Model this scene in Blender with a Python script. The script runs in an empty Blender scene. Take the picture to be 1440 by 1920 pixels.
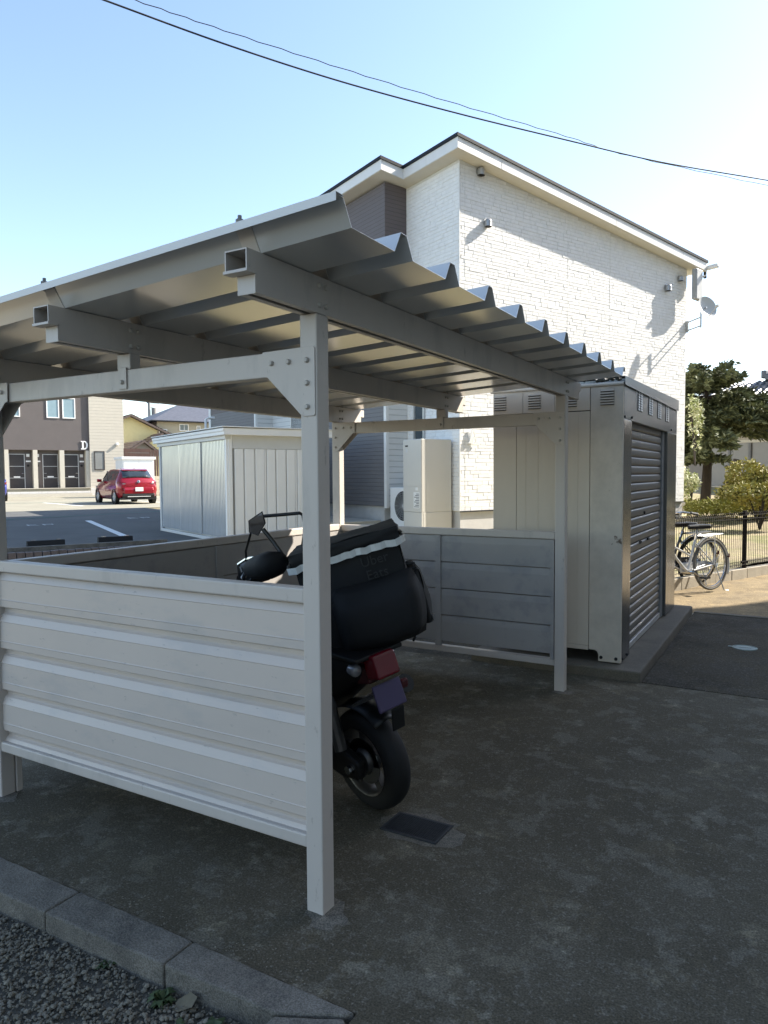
import bpy, math, random
import numpy as np
from mathutils import Matrix, Vector

# ------------------------------------------------------------------ camera, sky, sun, exposure
sc = bpy.context.scene
COL = sc.collection
cam_d = bpy.data.cameras.new("camera")
cam = bpy.data.objects.new("camera", cam_d)
COL.objects.link(cam)
sc.camera = cam
cam_d.sensor_fit = 'VERTICAL'
cam_d.sensor_height = 24.0
cam_d.lens = 1339.3 / 1920 * 24.0
cam_d.clip_start = 0.05
cam_d.clip_end = 3000
CAM = Vector((1.373, -1.933, 1.5))
_yaw, _pit, _rol = 0.5262, -0.0514, -0.0069
_f = Vector((-math.sin(_yaw) * math.cos(_pit), math.cos(_yaw) * math.cos(_pit), math.sin(_pit)))
_r = Vector((math.cos(_yaw), math.sin(_yaw), 0))
_u = _r.cross(_f)
_r2 = _r * math.cos(_rol) + _u * math.sin(_rol)
_u2 = -_r * math.sin(_rol) + _u * math.cos(_rol)
_m = Matrix((_r2, _u2, -_f)).transposed().to_4x4()
_m.translation = CAM
cam.matrix_world = _m

SUN_AZ, SUN_EL = math.radians(50.0), math.radians(38.0)       # azimuth counted from +X towards +Y
world = bpy.data.worlds.new("World")
sc.world = world
world.use_nodes = True
_n = world.node_tree.nodes
_bg = _n["Background"]
_sky = _n.new("ShaderNodeTexSky")
_sky.sky_type = 'NISHITA'
_sky.sun_disc = False
_sky.sun_elevation = SUN_EL
_sky.sun_rotation = math.pi / 2 - SUN_AZ
_sky.air_density = 1.0
_sky.dust_density = 0.65
_sky.ozone_density = 0.3
world.node_tree.links.new(_sky.outputs[0], _bg.inputs[0])
_bg.inputs[1].default_value = 0.075
sun_d = bpy.data.lights.new("sun", 'SUN')
sun_d.energy = 2.7
sun_d.angle = math.radians(0.5)
sun_d.color = (1.0, 0.93, 0.82)
sun = bpy.data.objects.new("sun", sun_d)
COL.objects.link(sun)
_sd = Vector((math.cos(SUN_AZ) * math.cos(SUN_EL), math.sin(SUN_AZ) * math.cos(SUN_EL), math.sin(SUN_EL)))
sun.rotation_euler = _sd.to_track_quat('Z', 'Y').to_euler()
sun.location = (20, 16, 30)
sc.view_settings.view_transform = 'Standard'
sc.view_settings.look = 'None'
sc.view_settings.gamma = 1.0
sc.view_settings.use_curve_mapping = False
sc.view_settings.exposure = 2.22

random.seed(7)
R = random.Random(11)
RNG = np.random.default_rng(5)
rad = math.radians

# ------------------------------------------------------------------ frames: the shelter frame is the world; the house frame is turned
HC = Vector((-3.808, 9.666, 0))
HU = Vector((0.428, 0.904, 0)).normalized()
HV = Vector((-HU.y, HU.x, 0))
HTH = math.atan2(HU.y, HU.x)


def W(a, b, z=0.0):
    return HC + HU * a + HV * b + Vector((0, 0, z))


# ------------------------------------------------------------------ mesh builder
class MB:
    def __init__(s):
        s.v, s.f, s.uv = [], [], None

    def add(s, vs, fs):
        n = len(s.v)
        s.v += [tuple(p) for p in vs]
        s.f += [tuple(i + n for i in q) for q in fs]
        return s

    def box(s, x0, x1, y0, y1, z0, z1):
        if x0 > x1: x0, x1 = x1, x0
        if y0 > y1: y0, y1 = y1, y0
        if z0 > z1: z0, z1 = z1, z0
        return s.add([(x0, y0, z0), (x1, y0, z0), (x1, y1, z0), (x0, y1, z0), (x0, y0, z1), (x1, y0, z1), (x1, y1, z1), (x0, y1, z1)],
                     [(0, 3, 2, 1), (4, 5, 6, 7), (0, 1, 5, 4), (1, 2, 6, 5), (2, 3, 7, 6), (3, 0, 4, 7)])

    def obox(s, c, ax, ay, az):            # centre and three half-axis vectors
        c, ax, ay, az = Vector(c), Vector(ax), Vector(ay), Vector(az)
        P = [c + ax * i + ay * j + az * k for k in (-1, 1) for (i, j) in ((-1, -1), (1, -1), (1, 1), (-1, 1))]
        return s.add(P, [(0, 3, 2, 1), (4, 5, 6, 7), (0, 1, 5, 4), (1, 2, 6, 5), (2, 3, 7, 6), (3, 0, 4, 7)])

    def bar(s, p, q, w, h=None, up=(0, 0, 1)):
        p, q = Vector(p), Vector(q)
        d = q - p
        dn = d.normalized()
        u = Vector(up)
        if abs(dn.dot(u)) > .95: u = Vector((1, 0, 0))
        a = dn.cross(u).normalized()
        b = a.cross(dn)
        return s.obox((p + q) / 2, d / 2, a * w / 2, b * (h or w) / 2)

    def prism(s, poly, ax, lo, hi):        # poly in the other two axes, extruded along ax
        n = len(poly)
        def P(t, q):
            if ax == 'x': return (t, q[0], q[1])
            if ax == 'y': return (q[0], t, q[1])
            return (q[0], q[1], t)
        vs = [P(lo, q) for q in poly] + [P(hi, q) for q in poly]
        return s.add(vs, [tuple(range(n - 1, -1, -1)), tuple(range(n, 2 * n))] + [(i, (i + 1) % n, n + (i + 1) % n, n + i) for i in range(n)])

    def tube(s, pts, r, n=8, r2=None, closed=False, cap=True):
        pts = [Vector(p) for p in pts]
        m = len(pts)
        base = len(s.v)
        prev = None
        for i, p in enumerate(pts):
            if closed: d = pts[(i + 1) % m] - pts[i - 1]
            else: d = pts[min(i + 1, m - 1)] - pts[max(i - 1, 0)]
            d.normalize()
            if prev is None:
                up = Vector((0, 0, 1)) if abs(d.z) < .9 else Vector((1, 0, 0))
                a = d.cross(up).normalized()
            else:
                a = (prev - d * prev.dot(d)).normalized()
            prev = a
            b = d.cross(a)
            rr = r if r2 is None else r + (r2 - r) * i / max(m - 1, 1)
            if isinstance(r, (list, tuple)): rr = r[i]
            for k in range(n):
                t = 2 * math.pi * k / n
                s.v.append(tuple(p + (a * math.cos(t) + b * math.sin(t)) * rr))
        for i in range(m if closed else m - 1):
            j = (i + 1) % m
            for k in range(n):
                l = (k + 1) % n
                s.f.append((base + i * n + k, base + i * n + l, base + j * n + l, base + j * n + k))
        if not closed and cap:
            s.f.append(tuple(base + k for k in range(n - 1, -1, -1)))
            s.f.append(tuple(base + (m - 1) * n + k for k in range(n)))
        return s

    def cyl(s, p, q, r, n=12, r2=None):
        return s.tube([p, q], r, n, r if r2 is None else r2)

    def torus(s, c, axis, R_, r, n=32, m=8, flat=1.0):
        c, w = Vector(c), Vector(axis).normalized()
        a = w.orthogonal().normalized()
        b = w.cross(a)
        base = len(s.v)
        for i in range(n):
            t = 2 * math.pi * i / n
            d = a * math.cos(t) + b * math.sin(t)
            for j in range(m):
                k = 2 * math.pi * j / m
                s.v.append(tuple(c + d * (R_ + r * math.cos(k)) + w * (r * flat * math.sin(k))))
        for i in range(n):
            for j in range(m):
                i2, j2 = (i + 1) % n, (j + 1) % m
                s.f.append((base + i * m + j, base + i2 * m + j, base + i2 * m + j2, base + i * m + j2))
        return s

    def lathe(s, c, axis, prof, n=28):     # prof: (radius, along axis)
        c, w = Vector(c), Vector(axis).normalized()
        a = w.orthogonal().normalized()
        b = w.cross(a)
        base = len(s.v)
        for i in range(n):
            t = 2 * math.pi * i / n
            d = a * math.cos(t) + b * math.sin(t)
            for (r, h) in prof: s.v.append(tuple(c + d * r + w * h))
        m = len(prof)
        for i in range(n):
            i2 = (i + 1) % n
            for j in range(m - 1): s.f.append((base + i * m + j, base + i2 * m + j, base + i2 * m + j + 1, base + i * m + j + 1))
        return s

    def sheet(s, prof, ax, lo, hi, dz=0.0):  # open profile extruded along ax; dz lifts the far end
        n = len(prof)
        if ax == 'x': vs = [(lo, y, z) for y, z in prof] + [(hi, y, z + dz) for y, z in prof]
        else: vs = [(y, lo, z) for y, z in prof] + [(y, hi, z + dz) for y, z in prof]
        return s.add(vs, [(i, i + 1, n + i + 1, n + i) for i in range(n - 1)])

    def build(s, name, m, parent=None, smooth=None, bevel=0, label=None, kind=None, thick=0):
        me = bpy.data.meshes.new(name)
        me.from_pydata(s.v, [], s.f)
        me.validate()
        if smooth:
            me.polygons.foreach_set('use_smooth', [True] * len(me.polygons))
            me.set_sharp_from_angle(angle=rad(smooth if smooth is not True else 40))
        if m: me.materials.append(m)
        o = bpy.data.objects.new(name, me)
        COL.objects.link(o)
        if parent: o.parent = parent
        if thick:
            q = o.modifiers.new('thick', 'SOLIDIFY'); q.thickness = thick; q.offset = 0
        if bevel:
            q = o.modifiers.new('bevel', 'BEVEL'); q.width = bevel; q.segments = 2; q.limit_method = 'ANGLE'; q.angle_limit = rad(50)
        if label: o['label'] = label
        if kind: o['kind'] = kind
        return o


def tag(o, label=None, cat=None, group=None, kind=None):
    if label: o['label'] = label
    if cat: o['category'] = cat
    if group: o['group'] = group
    if kind: o['kind'] = kind
    return o


def thing(name, label, cat, loc=(0, 0, 0), rot=(0, 0, 0), group=None):
    o = bpy.data.objects.new(name, None)
    COL.objects.link(o)
    o.empty_display_size = .2
    o.location = loc
    o.rotation_euler = rot if not isinstance(rot, (int, float)) else (0, 0, rot)
    return tag(o, label, cat, group)


def copy_tree(o, parent=None, loc=None, rot=None, label=None):
    c = o.copy()
    COL.objects.link(c)
    if parent: c.parent = parent
    if loc is not None: c.location = loc
    if rot is not None: c.rotation_euler = rot
    if label: c['label'] = label
    for ch in [q for q in bpy.data.objects if q.parent == o]: copy_tree(ch, c)
    return c


def place(o, parent, loc):                 # another child sharing o's mesh
    c = o.copy()
    COL.objects.link(c)
    c.parent = parent
    c.location = loc
    return c


# ------------------------------------------------------------------ materials
def srgb(r, g, b):
    f = lambda c: c / 12.92 if c <= .04045 else ((c + .055) / 1.055) ** 2.4
    return (f(r / 255), f(g / 255), f(b / 255))


MATS = {}


def mat(name, col, rough=.6, metal=0.0, var=.12, scale=5.0, bump=0.0, bscale=60.0, col2=None, thr=.55, soft=.15, rvar=.0, coat=0.0,
        stretch=(1, 1, 1), spec=.5, fine=0.0, fscale=180.0, layers=()):
    m = bpy.data.materials.new(name)
    MATS[name] = m
    m.use_nodes = True
    nt = m.node_tree
    N, L = nt.nodes, nt.links
    p = N["Principled BSDF"]
    geo = N.new("ShaderNodeNewGeometry")
    mp = N.new("ShaderNodeMapping")
    mp.inputs['Scale'].default_value = stretch
    L.new(geo.outputs['Position'], mp.inputs['Vector'])
    n1 = N.new("ShaderNodeTexNoise")
    n1.inputs['Scale'].default_value = scale
    n1.inputs['Detail'].default_value = 7
    n1.inputs['Roughness'].default_value = .62
    L.new(mp.outputs[0], n1.inputs['Vector'])
    r1 = N.new("ShaderNodeMapRange")
    r1.inputs[1].default_value = .25; r1.inputs[2].default_value = .75
    r1.inputs[3].default_value = 1 - var; r1.inputs[4].default_value = 1 + var
    L.new(n1.outputs[0], r1.inputs[0])
    mul = N.new("ShaderNodeVectorMath"); mul.operation = 'SCALE'
    mul.inputs[0].default_value = col
    L.new(r1.outputs[0], mul.inputs['Scale'])
    out = mul.outputs[0]
    if col2 is not None:
        n2 = N.new("ShaderNodeTexNoise")
        n2.inputs['Scale'].default_value = scale * .45
        n2.inputs['Detail'].default_value = 9
        n2.inputs['Roughness'].default_value = .68
        ad = N.new("ShaderNodeVectorMath"); ad.operation = 'ADD'; ad.inputs[1].default_value = (13.1, 7.7, 3.3)
        L.new(mp.outputs[0], ad.inputs[0]); L.new(ad.outputs[0], n2.inputs['Vector'])
        r2 = N.new("ShaderNodeMapRange"); r2.interpolation_type = 'SMOOTHSTEP'
        r2.inputs[1].default_value = thr - soft; r2.inputs[2].default_value = thr + soft
        L.new(n2.outputs[0], r2.inputs[0])
        mx = N.new("ShaderNodeMix"); mx.data_type = 'RGBA'
        L.new(r2.outputs[0], mx.inputs[0]); L.new(out, mx.inputs[6])
        mx.inputs[7].default_value = (*col2, 1)
        out = mx.outputs[2]
    for li, (lsc, lthr, lsoft, lcol, lamt) in enumerate(layers):     # blotches of their own colour: stains, laitance, chips
        n5 = N.new("ShaderNodeTexNoise"); n5.inputs['Scale'].default_value = lsc; n5.inputs['Detail'].default_value = 8; n5.inputs['Roughness'].default_value = .66
        a5 = N.new("ShaderNodeVectorMath"); a5.operation = 'ADD'; a5.inputs[1].default_value = (3.7 * li + 1.9, 5.1 * li, 2.3 * li)
        L.new(mp.outputs[0], a5.inputs[0]); L.new(a5.outputs[0], n5.inputs['Vector'])
        r5 = N.new("ShaderNodeMapRange"); r5.interpolation_type = 'SMOOTHSTEP'
        r5.inputs[1].default_value = lthr - lsoft; r5.inputs[2].default_value = lthr + lsoft; r5.inputs[4].default_value = lamt
        L.new(n5.outputs[0], r5.inputs[0])
        m5 = N.new("ShaderNodeMix"); m5.data_type = 'RGBA'
        L.new(r5.outputs[0], m5.inputs[0]); L.new(out, m5.inputs[6]); m5.inputs[7].default_value = (*lcol, 1)
        out = m5.outputs[2]
    if fine:
        n4 = N.new("ShaderNodeTexNoise"); n4.inputs['Scale'].default_value = fscale; n4.inputs['Detail'].default_value = 2
        L.new(geo.outputs['Position'], n4.inputs['Vector'])
        r4 = N.new("ShaderNodeMapRange"); r4.inputs[1].default_value = .36; r4.inputs[2].default_value = .64
        r4.inputs[3].default_value = 1 - fine; r4.inputs[4].default_value = 1 + fine
        L.new(n4.outputs[0], r4.inputs[0])
        m4 = N.new("ShaderNodeVectorMath"); m4.operation = 'SCALE'
        L.new(out, m4.inputs[0]); L.new(r4.outputs[0], m4.inputs['Scale'])
        out = m4.outputs[0]
    L.new(out, p.inputs['Base Color'])
    p.inputs['Roughness'].default_value = rough
    if rvar:
        r3 = N.new("ShaderNodeMapRange"); r3.inputs[1].default_value = .3; r3.inputs[2].default_value = .7
        r3.inputs[3].default_value = max(0, rough - rvar); r3.inputs[4].default_value = min(1, rough + rvar)
        L.new(n1.outputs[0], r3.inputs[0]); L.new(r3.outputs[0], p.inputs['Roughness'])
    p.inputs['Metallic'].default_value = metal
    p.inputs['Specular IOR Level'].default_value = spec
    if coat:
        p.inputs['Coat Weight'].default_value = coat
        p.inputs['Coat Roughness'].default_value = .04
    if bump:
        nb = N.new("ShaderNodeTexNoise"); nb.inputs['Scale'].default_value = bscale; nb.inputs['Detail'].default_value = 5
        L.new(mp.outputs[0], nb.inputs['Vector'])
        bp = N.new("ShaderNodeBump"); bp.inputs['Strength'].default_value = bump; bp.inputs['Distance'].default_value = .01
        L.new(nb.outputs[0], bp.inputs['Height']); L.new(bp.outputs[0], p.inputs['Normal'])
    return m


def lined(name, col, rough, pitch, depth=.25, var=.06, brick=None, bump=.4):
    """Siding that is too far off to pick apart: horizontal courses (and random head joints) as colour and fine relief."""
    m = mat(name, col, rough, var=var, scale=3, stretch=(1, 1, 4))
    nt = m.node_tree; N, L = nt.nodes, nt.links
    p = N["Principled BSDF"]
    src = p.inputs['Base Color'].links[0].from_socket
    tc = N.new("ShaderNodeTexCoord")
    sx = N.new("ShaderNodeSeparateXYZ"); L.new(tc.outputs['Object'], sx.inputs[0])
    dv = N.new("ShaderNodeMath"); dv.operation = 'DIVIDE'; dv.inputs[1].default_value = pitch
    L.new(sx.outputs[2], dv.inputs[0])
    fr = N.new("ShaderNodeMath"); fr.operation = 'FRACT'; L.new(dv.outputs[0], fr.inputs[0])
    mr = N.new("ShaderNodeMapRange"); mr.interpolation_type = 'SMOOTHSTEP'
    mr.inputs[1].default_value = .06; mr.inputs[2].default_value = .2
    L.new(fr.outputs[0], mr.inputs[0])
    r2 = N.new("ShaderNodeMapRange"); r2.inputs[3].default_value = 1 - depth; r2.inputs[4].default_value = 1
    L.new(mr.outputs[0], r2.inputs[0])
    ml = N.new("ShaderNodeVectorMath"); ml.operation = 'SCALE'
    L.new(src, ml.inputs[0]); L.new(r2.outputs[0], ml.inputs['Scale'])
    L.new(ml.outputs[0], p.inputs['Base Color'])
    bp = N.new("ShaderNodeBump"); bp.inputs['Strength'].default_value = bump; bp.inputs['Distance'].default_value = .01
    L.new(mr.outputs[0], bp.inputs['Height']); L.new(bp.outputs[0], p.inputs['Normal'])
    return m


M_STEEL = mat('painted_steel', (.565, .51, .455), .42, var=.06, scale=3, bump=.02, bscale=30, rvar=.06, stretch=(1, 1, .35),
              layers=((4, .57, .06, (.40, .37, .335), .40), (26, .66, .03, (.30, .26, .22), .5)))
M_SIDE = mat('siding_steel', (.595, .52, .455), .38, var=.06, scale=2, bump=.03, bscale=12, stretch=(.4, .4, 1.2),
             layers=((5, .57, .07, (.44, .42, .40), .35), (40, .67, .03, (.32, .29, .26), .5)))
M_BACK = mat('shade_grey_liner', (.375, .35, .325), .5, var=.07, scale=3, layers=((5, .57, .06, (.22, .22, .225), .4),))  # shade inside the shelter put into a darker grey on the liner side
M_ROOF = mat('coated_roof_sheet', (.72, .70, .665), .2, metal=.38, var=.03, scale=2.5)
M_BOLT = mat('painted_bolt', (.50, .46, .41), .45)
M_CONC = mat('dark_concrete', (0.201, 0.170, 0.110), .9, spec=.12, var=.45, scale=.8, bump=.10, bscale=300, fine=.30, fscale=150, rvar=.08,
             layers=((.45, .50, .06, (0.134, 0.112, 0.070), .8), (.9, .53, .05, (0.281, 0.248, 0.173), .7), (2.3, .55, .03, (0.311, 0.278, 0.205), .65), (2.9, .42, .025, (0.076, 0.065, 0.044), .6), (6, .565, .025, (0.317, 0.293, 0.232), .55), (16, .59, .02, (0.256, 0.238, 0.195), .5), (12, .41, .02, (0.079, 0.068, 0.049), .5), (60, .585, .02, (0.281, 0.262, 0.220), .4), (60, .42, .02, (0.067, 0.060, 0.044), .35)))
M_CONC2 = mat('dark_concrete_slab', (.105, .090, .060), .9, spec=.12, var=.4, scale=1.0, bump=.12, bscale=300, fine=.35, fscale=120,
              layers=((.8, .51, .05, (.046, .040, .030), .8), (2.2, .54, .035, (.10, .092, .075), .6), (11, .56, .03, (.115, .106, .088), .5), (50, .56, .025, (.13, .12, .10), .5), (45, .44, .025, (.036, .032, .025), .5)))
M_SLAB = mat('plinth_concrete', (.115, .102, .077), .85, var=.3, scale=4, bump=.3, bscale=70, fine=.2)
M_PALE = mat('pale_bounce_ground', (.48, .43, .34), .95, var=.25, scale=9, bump=.5, bscale=60, fine=.3)
M_MORTAR = mat('old_mortar', (.135, .121, .095), .9, var=.4, scale=25, fine=.4)
M_KERB = mat('kerb_concrete', (.175, .16, .135), .85, var=.3, scale=7, bump=.5, bscale=110, fine=.3, fscale=220, spec=.15, col2=(.075, .072, .066), thr=.62)
M_SAND = mat('dry_sandy_soil', (.37, .275, .135), .95, layers=((3.5, .56, .05, (.15, .105, .05), .6), (14, .60, .04, (.34, .27, .16), .6), (30, .38, .04, (.11, .08, .045), .6)), var=.35, scale=5, bump=.6, bscale=35, col2=(.20, .155, .085), thr=.6, fine=.25, fscale=90)
M_EARTH = mat('bare_earth', (.22, .19, .13), .95, var=.3, scale=.6, bump=.4, bscale=12)
M_YARD = mat('yard_soil', (.34, .275, .165), .95, var=.35, scale=2.5, bump=.6, bscale=25, col2=(.2, .2, .07), thr=.55, fine=.25, fscale=60)
M_ASPH = mat('worn_asphalt_in_shade', (.085, .085, .08), .88, var=.2, scale=1.2, bump=.3, bscale=120, col2=(.11, .107, .098), thr=.58, fine=.2, fscale=80)
M_LOTC = mat('pale_apron_concrete', (.27, .25, .19), .9, var=.18, scale=.8, bump=.2, bscale=60, fine=.12)
M_WHITELINE = mat('white_road_paint', (.72, .72, .70), .7, var=.12, scale=9, fine=.15)
M_GREENLINE = mat('green_road_paint', (.02, .13, .095), .7, var=.2, scale=9)
M_GRAVEL = mat('gravel_stone', (.20, .178, .135), .85, var=.6, scale=45, bump=.3, bscale=120)
M_GRAVBED = mat('gravel_bed', (.085, .078, .062), .95, var=.4, scale=30, bump=.6, bscale=150)
M_GRATE = mat('grate_iron', (.035, .038, .042), .6, metal=.3, var=.25, scale=30)
M_CONT = mat('beige_panel_paint', (.60, .53, .43), .55, var=.07, scale=3, stretch=(1, 1, .4), bump=.02, bscale=25)
M_CONTRUST = mat('chipped_corner_paint', (.57, .51, .42), .6, var=.14, scale=9, col2=(.13, .09, .06), thr=.635, soft=.02)
M_STAIN = mat('stainless_frame', (.17, .168, .165), .22, metal=.8, var=.08, scale=4, stretch=(1, 1, .3), rvar=.06)
M_SLAT = mat('shutter_slat_steel', (.15, .14, .125), .5, metal=.2, var=.08, scale=6, stretch=(1, .4, 1))
M_DARK = mat('dark_gap', (.012, .012, .013), .8, var=.1)
M_MOSS = mat('moss_debris', (.055, .05, .035), .95, var=.6, scale=30, bump=.8, bscale=60)
M_BRICK = mat('white_stone_siding', (.83, .82, .80), .75, var=.07, scale=9, bump=.2, bscale=28, fine=.06)
M_JOINT = mat('siding_joint', (.70, .685, .64), .85, var=.08, scale=6)
M_GREYSIDE = lined('grey_taupe_siding', (.17, .165, .17), .6, .075, depth=.25)
M_BROWN = lined('brown_siding', (.135, .112, .11), .6, .075, depth=.28)
M_WHITESIDE = lined('white_siding_lower', (.72, .71, .68), .7, .11, depth=.30)
M_WHITE = mat('white_paint', (.78, .77, .74), .5, var=.04)
M_SOFFIT = mat('cream_soffit', (.72, .68, .58), .65, var=.04)
M_ROOFDK = mat('dark_roof_metal', (.016, .018, .023), .6, spec=.2)
M_HEAD = mat('header_dark_reflection', (.055, .062, .070), .38, metal=.25, var=.08, scale=3)  # dark reflection put into the colour of header and roof fascia
M_ANT = mat('grey_antenna_shell', (.36, .36, .35), .5)
M_FOUND = mat('foundation_render', (.55, .54, .52), .85, var=.1, scale=5, bump=.15)
M_VENT = mat('vent_hood_metal', (.42, .42, .41), .35, metal=.5)
M_GLASS = mat('window_glass', (.05, .07, .085), .06, var=.2, scale=1.5, spec=.8)
M_GLASSBLUE = mat('curtained_window_glass', (.26, .36, .40), .12, var=.1, scale=2)
M_GLASSGREY = mat('frosted_window_glass', (.23, .235, .225), .25, var=.06, scale=2)
M_ALU = mat('aluminium_frame', (.55, .55, .54), .35, metal=.5)
M_TANK = mat('ivory_appliance_paint', (.62, .595, .54), .42, var=.025, scale=2)
M_BLACKP = mat('black_plastic', (.006, .0062, .0065), .45, var=.2, scale=14)
M_FABRIC = mat('black_nylon', (.0045, .005, .0055), .75, var=.3, scale=10, bump=.25, bscale=14)
M_REFLECT = mat('reflective_tape', (.62, .64, .62), .35, var=.16, scale=18, bump=.5, bscale=28)
M_PRINT = mat('dark_print', (.016, .0165, .017), .6)
M_RUBBER = mat('tyre_rubber', (.006, .006, .006), .75, var=.2, scale=30, bump=.1, bscale=120)
M_RIM = mat('worn_alloy', (.13, .125, .12), .38, metal=.7, var=.25, scale=18)
M_CHROME = mat('chrome', (.6, .6, .6), .12, metal=1.0)
M_TAIL = mat('red_lens', (.13, .004, .010), .15, var=.1, spec=.7)
M_CLEAR = mat('clear_lens', (.30, .30, .31), .12, metal=.3)
M_PLATE = mat('lilac_plate', (.06, .045, .10), .5, var=.08)
M_RED = mat('red_car_paint', (.26, .003, .012), .22, metal=.25, coat=.9, var=.05)
M_BLUE = mat('blue_car_paint', (.02, .03, .22), .22, metal=.2, coat=.9, var=.05)
M_CARGLASS = mat('car_glass', (.022, .03, .034), .04, var=.2, spec=.9)
M_STOW = mat('white_store_panel', (.84, .83, .81), .45, var=.03, scale=3)
M_STOG = mat('glossy_store_door', (.55, .575, .60), .20, metal=.45, var=.10, scale=4, stretch=(5, 5, .3), bump=.06, bscale=5)
M_STOT = mat('grey_store_trim', (.62, .62, .61), .4, var=.05)
M_DOOR = mat('dark_door', (.035, .03, .03), .5, var=.12)
M_DBEIGE = lined('beige_block_siding', (.50, .46, .385), .8, .20, depth=.16)
M_DBROWN = mat('taupe_wall', (.118, .102, .097), .8, var=.06, scale=2, bump=.1)
M_YELLOW = mat('yellow_render', (.62, .56, .30), .85, var=.05)
M_BEIGEH = mat('beige_render', (.40, .36, .27), .85, var=.05)
M_GREYH = mat('grey_render', (.26, .24, .215), .85, var=.06)
M_TILEBR = mat('brown_roof_tile', (.085, .062, .055), .6, var=.3, scale=6, bump=.5, bscale=8)
M_TILEGR = mat('grey_roof_tile', (.085, .088, .105), .55, var=.3, scale=5, bump=.5, bscale=8)
M_KAWARA = mat('glazed_roof_tile', (.075, .08, .09), .30, var=.25, scale=6, spec=.5)
M_WOODBR = mat('brown_fence_board', (.075, .036, .026), .6, var=.3, scale=6, stretch=(1, 1, .2))
M_BLOCK = mat('block_wall', (.40, .355, .28), .9, var=.16, scale=5, bump=.3, bscale=40)
M_MESH = mat('dark_fence_coat', (.010, .008, .007), .8, var=.1, spec=.15)
M_BIKEW = mat('white_bike_paint', (.50, .50, .49), .28, var=.05, coat=.4)
M_BIKEG = mat('grey_bike_paint', (.10, .10, .11), .35, var=.1)
M_LEAFD = mat('conifer_green', (.125, .14, .062), .7, var=.45, scale=3)
M_LEAFV = mat('variegated_leaf', (.30, .34, .12), .5, var=.55, scale=14, col2=(.62, .62, .42), thr=.5, soft=.05)
M_LEAFY = mat('yellowing_leaf', (.30, .265, .055), .65, var=.5, scale=9, col2=(.20, .11, .04), thr=.61, soft=.05)
M_MOSSY = mat('yellow_green_moss', (.21, .20, .035), .9, var=.5, scale=8, bump=.8, bscale=14)
M_WEED = mat('weed_leaf', (.045, .07, .022), .6, var=.4, scale=30)
M_DRYLEAF = mat('dry_leaf', (.14, .12, .08), .8, var=.3, scale=20)
M_BARK = mat('bark', (.035, .027, .019), .9, var=.4, scale=8, bump=.8, bscale=20, stretch=(1, 1, .3))
M_ROCK = mat('garden_rock', (.20, .175, .085), .9, var=.35, scale=6, bump=.6, bscale=12)
M_POLE = mat('pole_concrete', (.22, .22, .215), .8)
M_CABLE = mat('black_cable', (.012, .014, .016), .6)
M_LID = mat('green_drain_lid', (.21, .26, .23), .55, var=.25, scale=30, bump=.3, bscale=90)
M_DISH = mat('dish_paint', (.55, .55, .53), .45, var=.05)
M_STRAP = mat('dull_red_lens', (.06, .008, .010), .35)
M_APT = lined('apartment_siding', (.46, .43, .38), .75, .18, depth=.15)
M_CREAM = mat('cream_trim', (.52, .48, .40), .6, var=.05)

# ================================================================== THE SETTING
g = MB()
g.box(-900, 900, -900, 900, -.6, -.09)
tag(g.build('ground', M_EARTH), kind='structure')
# concrete forecourt in two pours with an open joint, sunk edge at the gravel
p = MB()
p.box(-12, 4.0, -.317, 3.358, -.08, 0)
p.box(.335, 4.0, -6, -.3172, -.08, -.0005)
tag(p.build('concrete_forecourt', M_CONC), kind='structure')
p = MB()
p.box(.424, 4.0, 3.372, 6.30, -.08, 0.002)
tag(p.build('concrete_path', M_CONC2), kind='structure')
p = MB()
p.box(.424, 4.0, 6.305, 6.375, -.08, .012)
tag(p.build('path_edge_strip', M_SLAB, bevel=.006), kind='structure')


def terrain(name, m, pts_fn, nx, ny, kind='structure'):
    vs = [pts_fn(i / nx, j / ny) for j in range(ny + 1) for i in range(nx + 1)]
    fs = [(j * (nx + 1) + i, j * (nx + 1) + i + 1, (j + 1) * (nx + 1) + i + 1, (j + 1) * (nx + 1) + i) for j in range(ny) for i in range(nx)]
    return tag(MB().add(vs, fs).build(name, m, smooth=180), kind=kind)


def bumpy(x, y, s=1.0):
    return s * (.012 * math.sin(3.1 * x + 1.3 * y) + .010 * math.sin(5.3 * y - 2.2 * x + .7) + .006 * math.sin(11 * x + 4) * math.sin(9 * y))


def sandfn(s, t):
    x, y = -6 + 18 * s, 6.3775 + 11 * t
    if y < 6.5: k = 0
    else: k = min(1, (y - 6.5) / 1.0)
    return (x, y, -.012 + k * bumpy(x, y, .8))


terrain('sandy_ground', M_SAND, sandfn, 120, 80)
terrain('bounce_strip', M_PALE, lambda s, t: (-6 + 6.42 * s, 4.25 + 2.125 * t, -.015), 10, 10)  # ground made pale to bounce warm sunlight up under the shelter roof
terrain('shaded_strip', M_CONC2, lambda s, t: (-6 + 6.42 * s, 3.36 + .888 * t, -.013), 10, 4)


def yard_z(a, b):
    if a < -.6: return max(.10, min(.30, .13 + .035 * (a + min(b, 3) + 2)))
    if a < 7.5 and b > 11: return .29
    return max(.10, .13 + .035 * (a + min(b, 9) + 2))


def yardfn(s, t):
    a, b = -5.0 + 45 * s, -4.08 + 40 * t * t
    q = W(a, b, yard_z(a, b) + bumpy(a * .7, b * .7, 1.5))
    return tuple(q)


terrain('yard_ground', M_YARD, yardfn, 110, 60)
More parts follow.
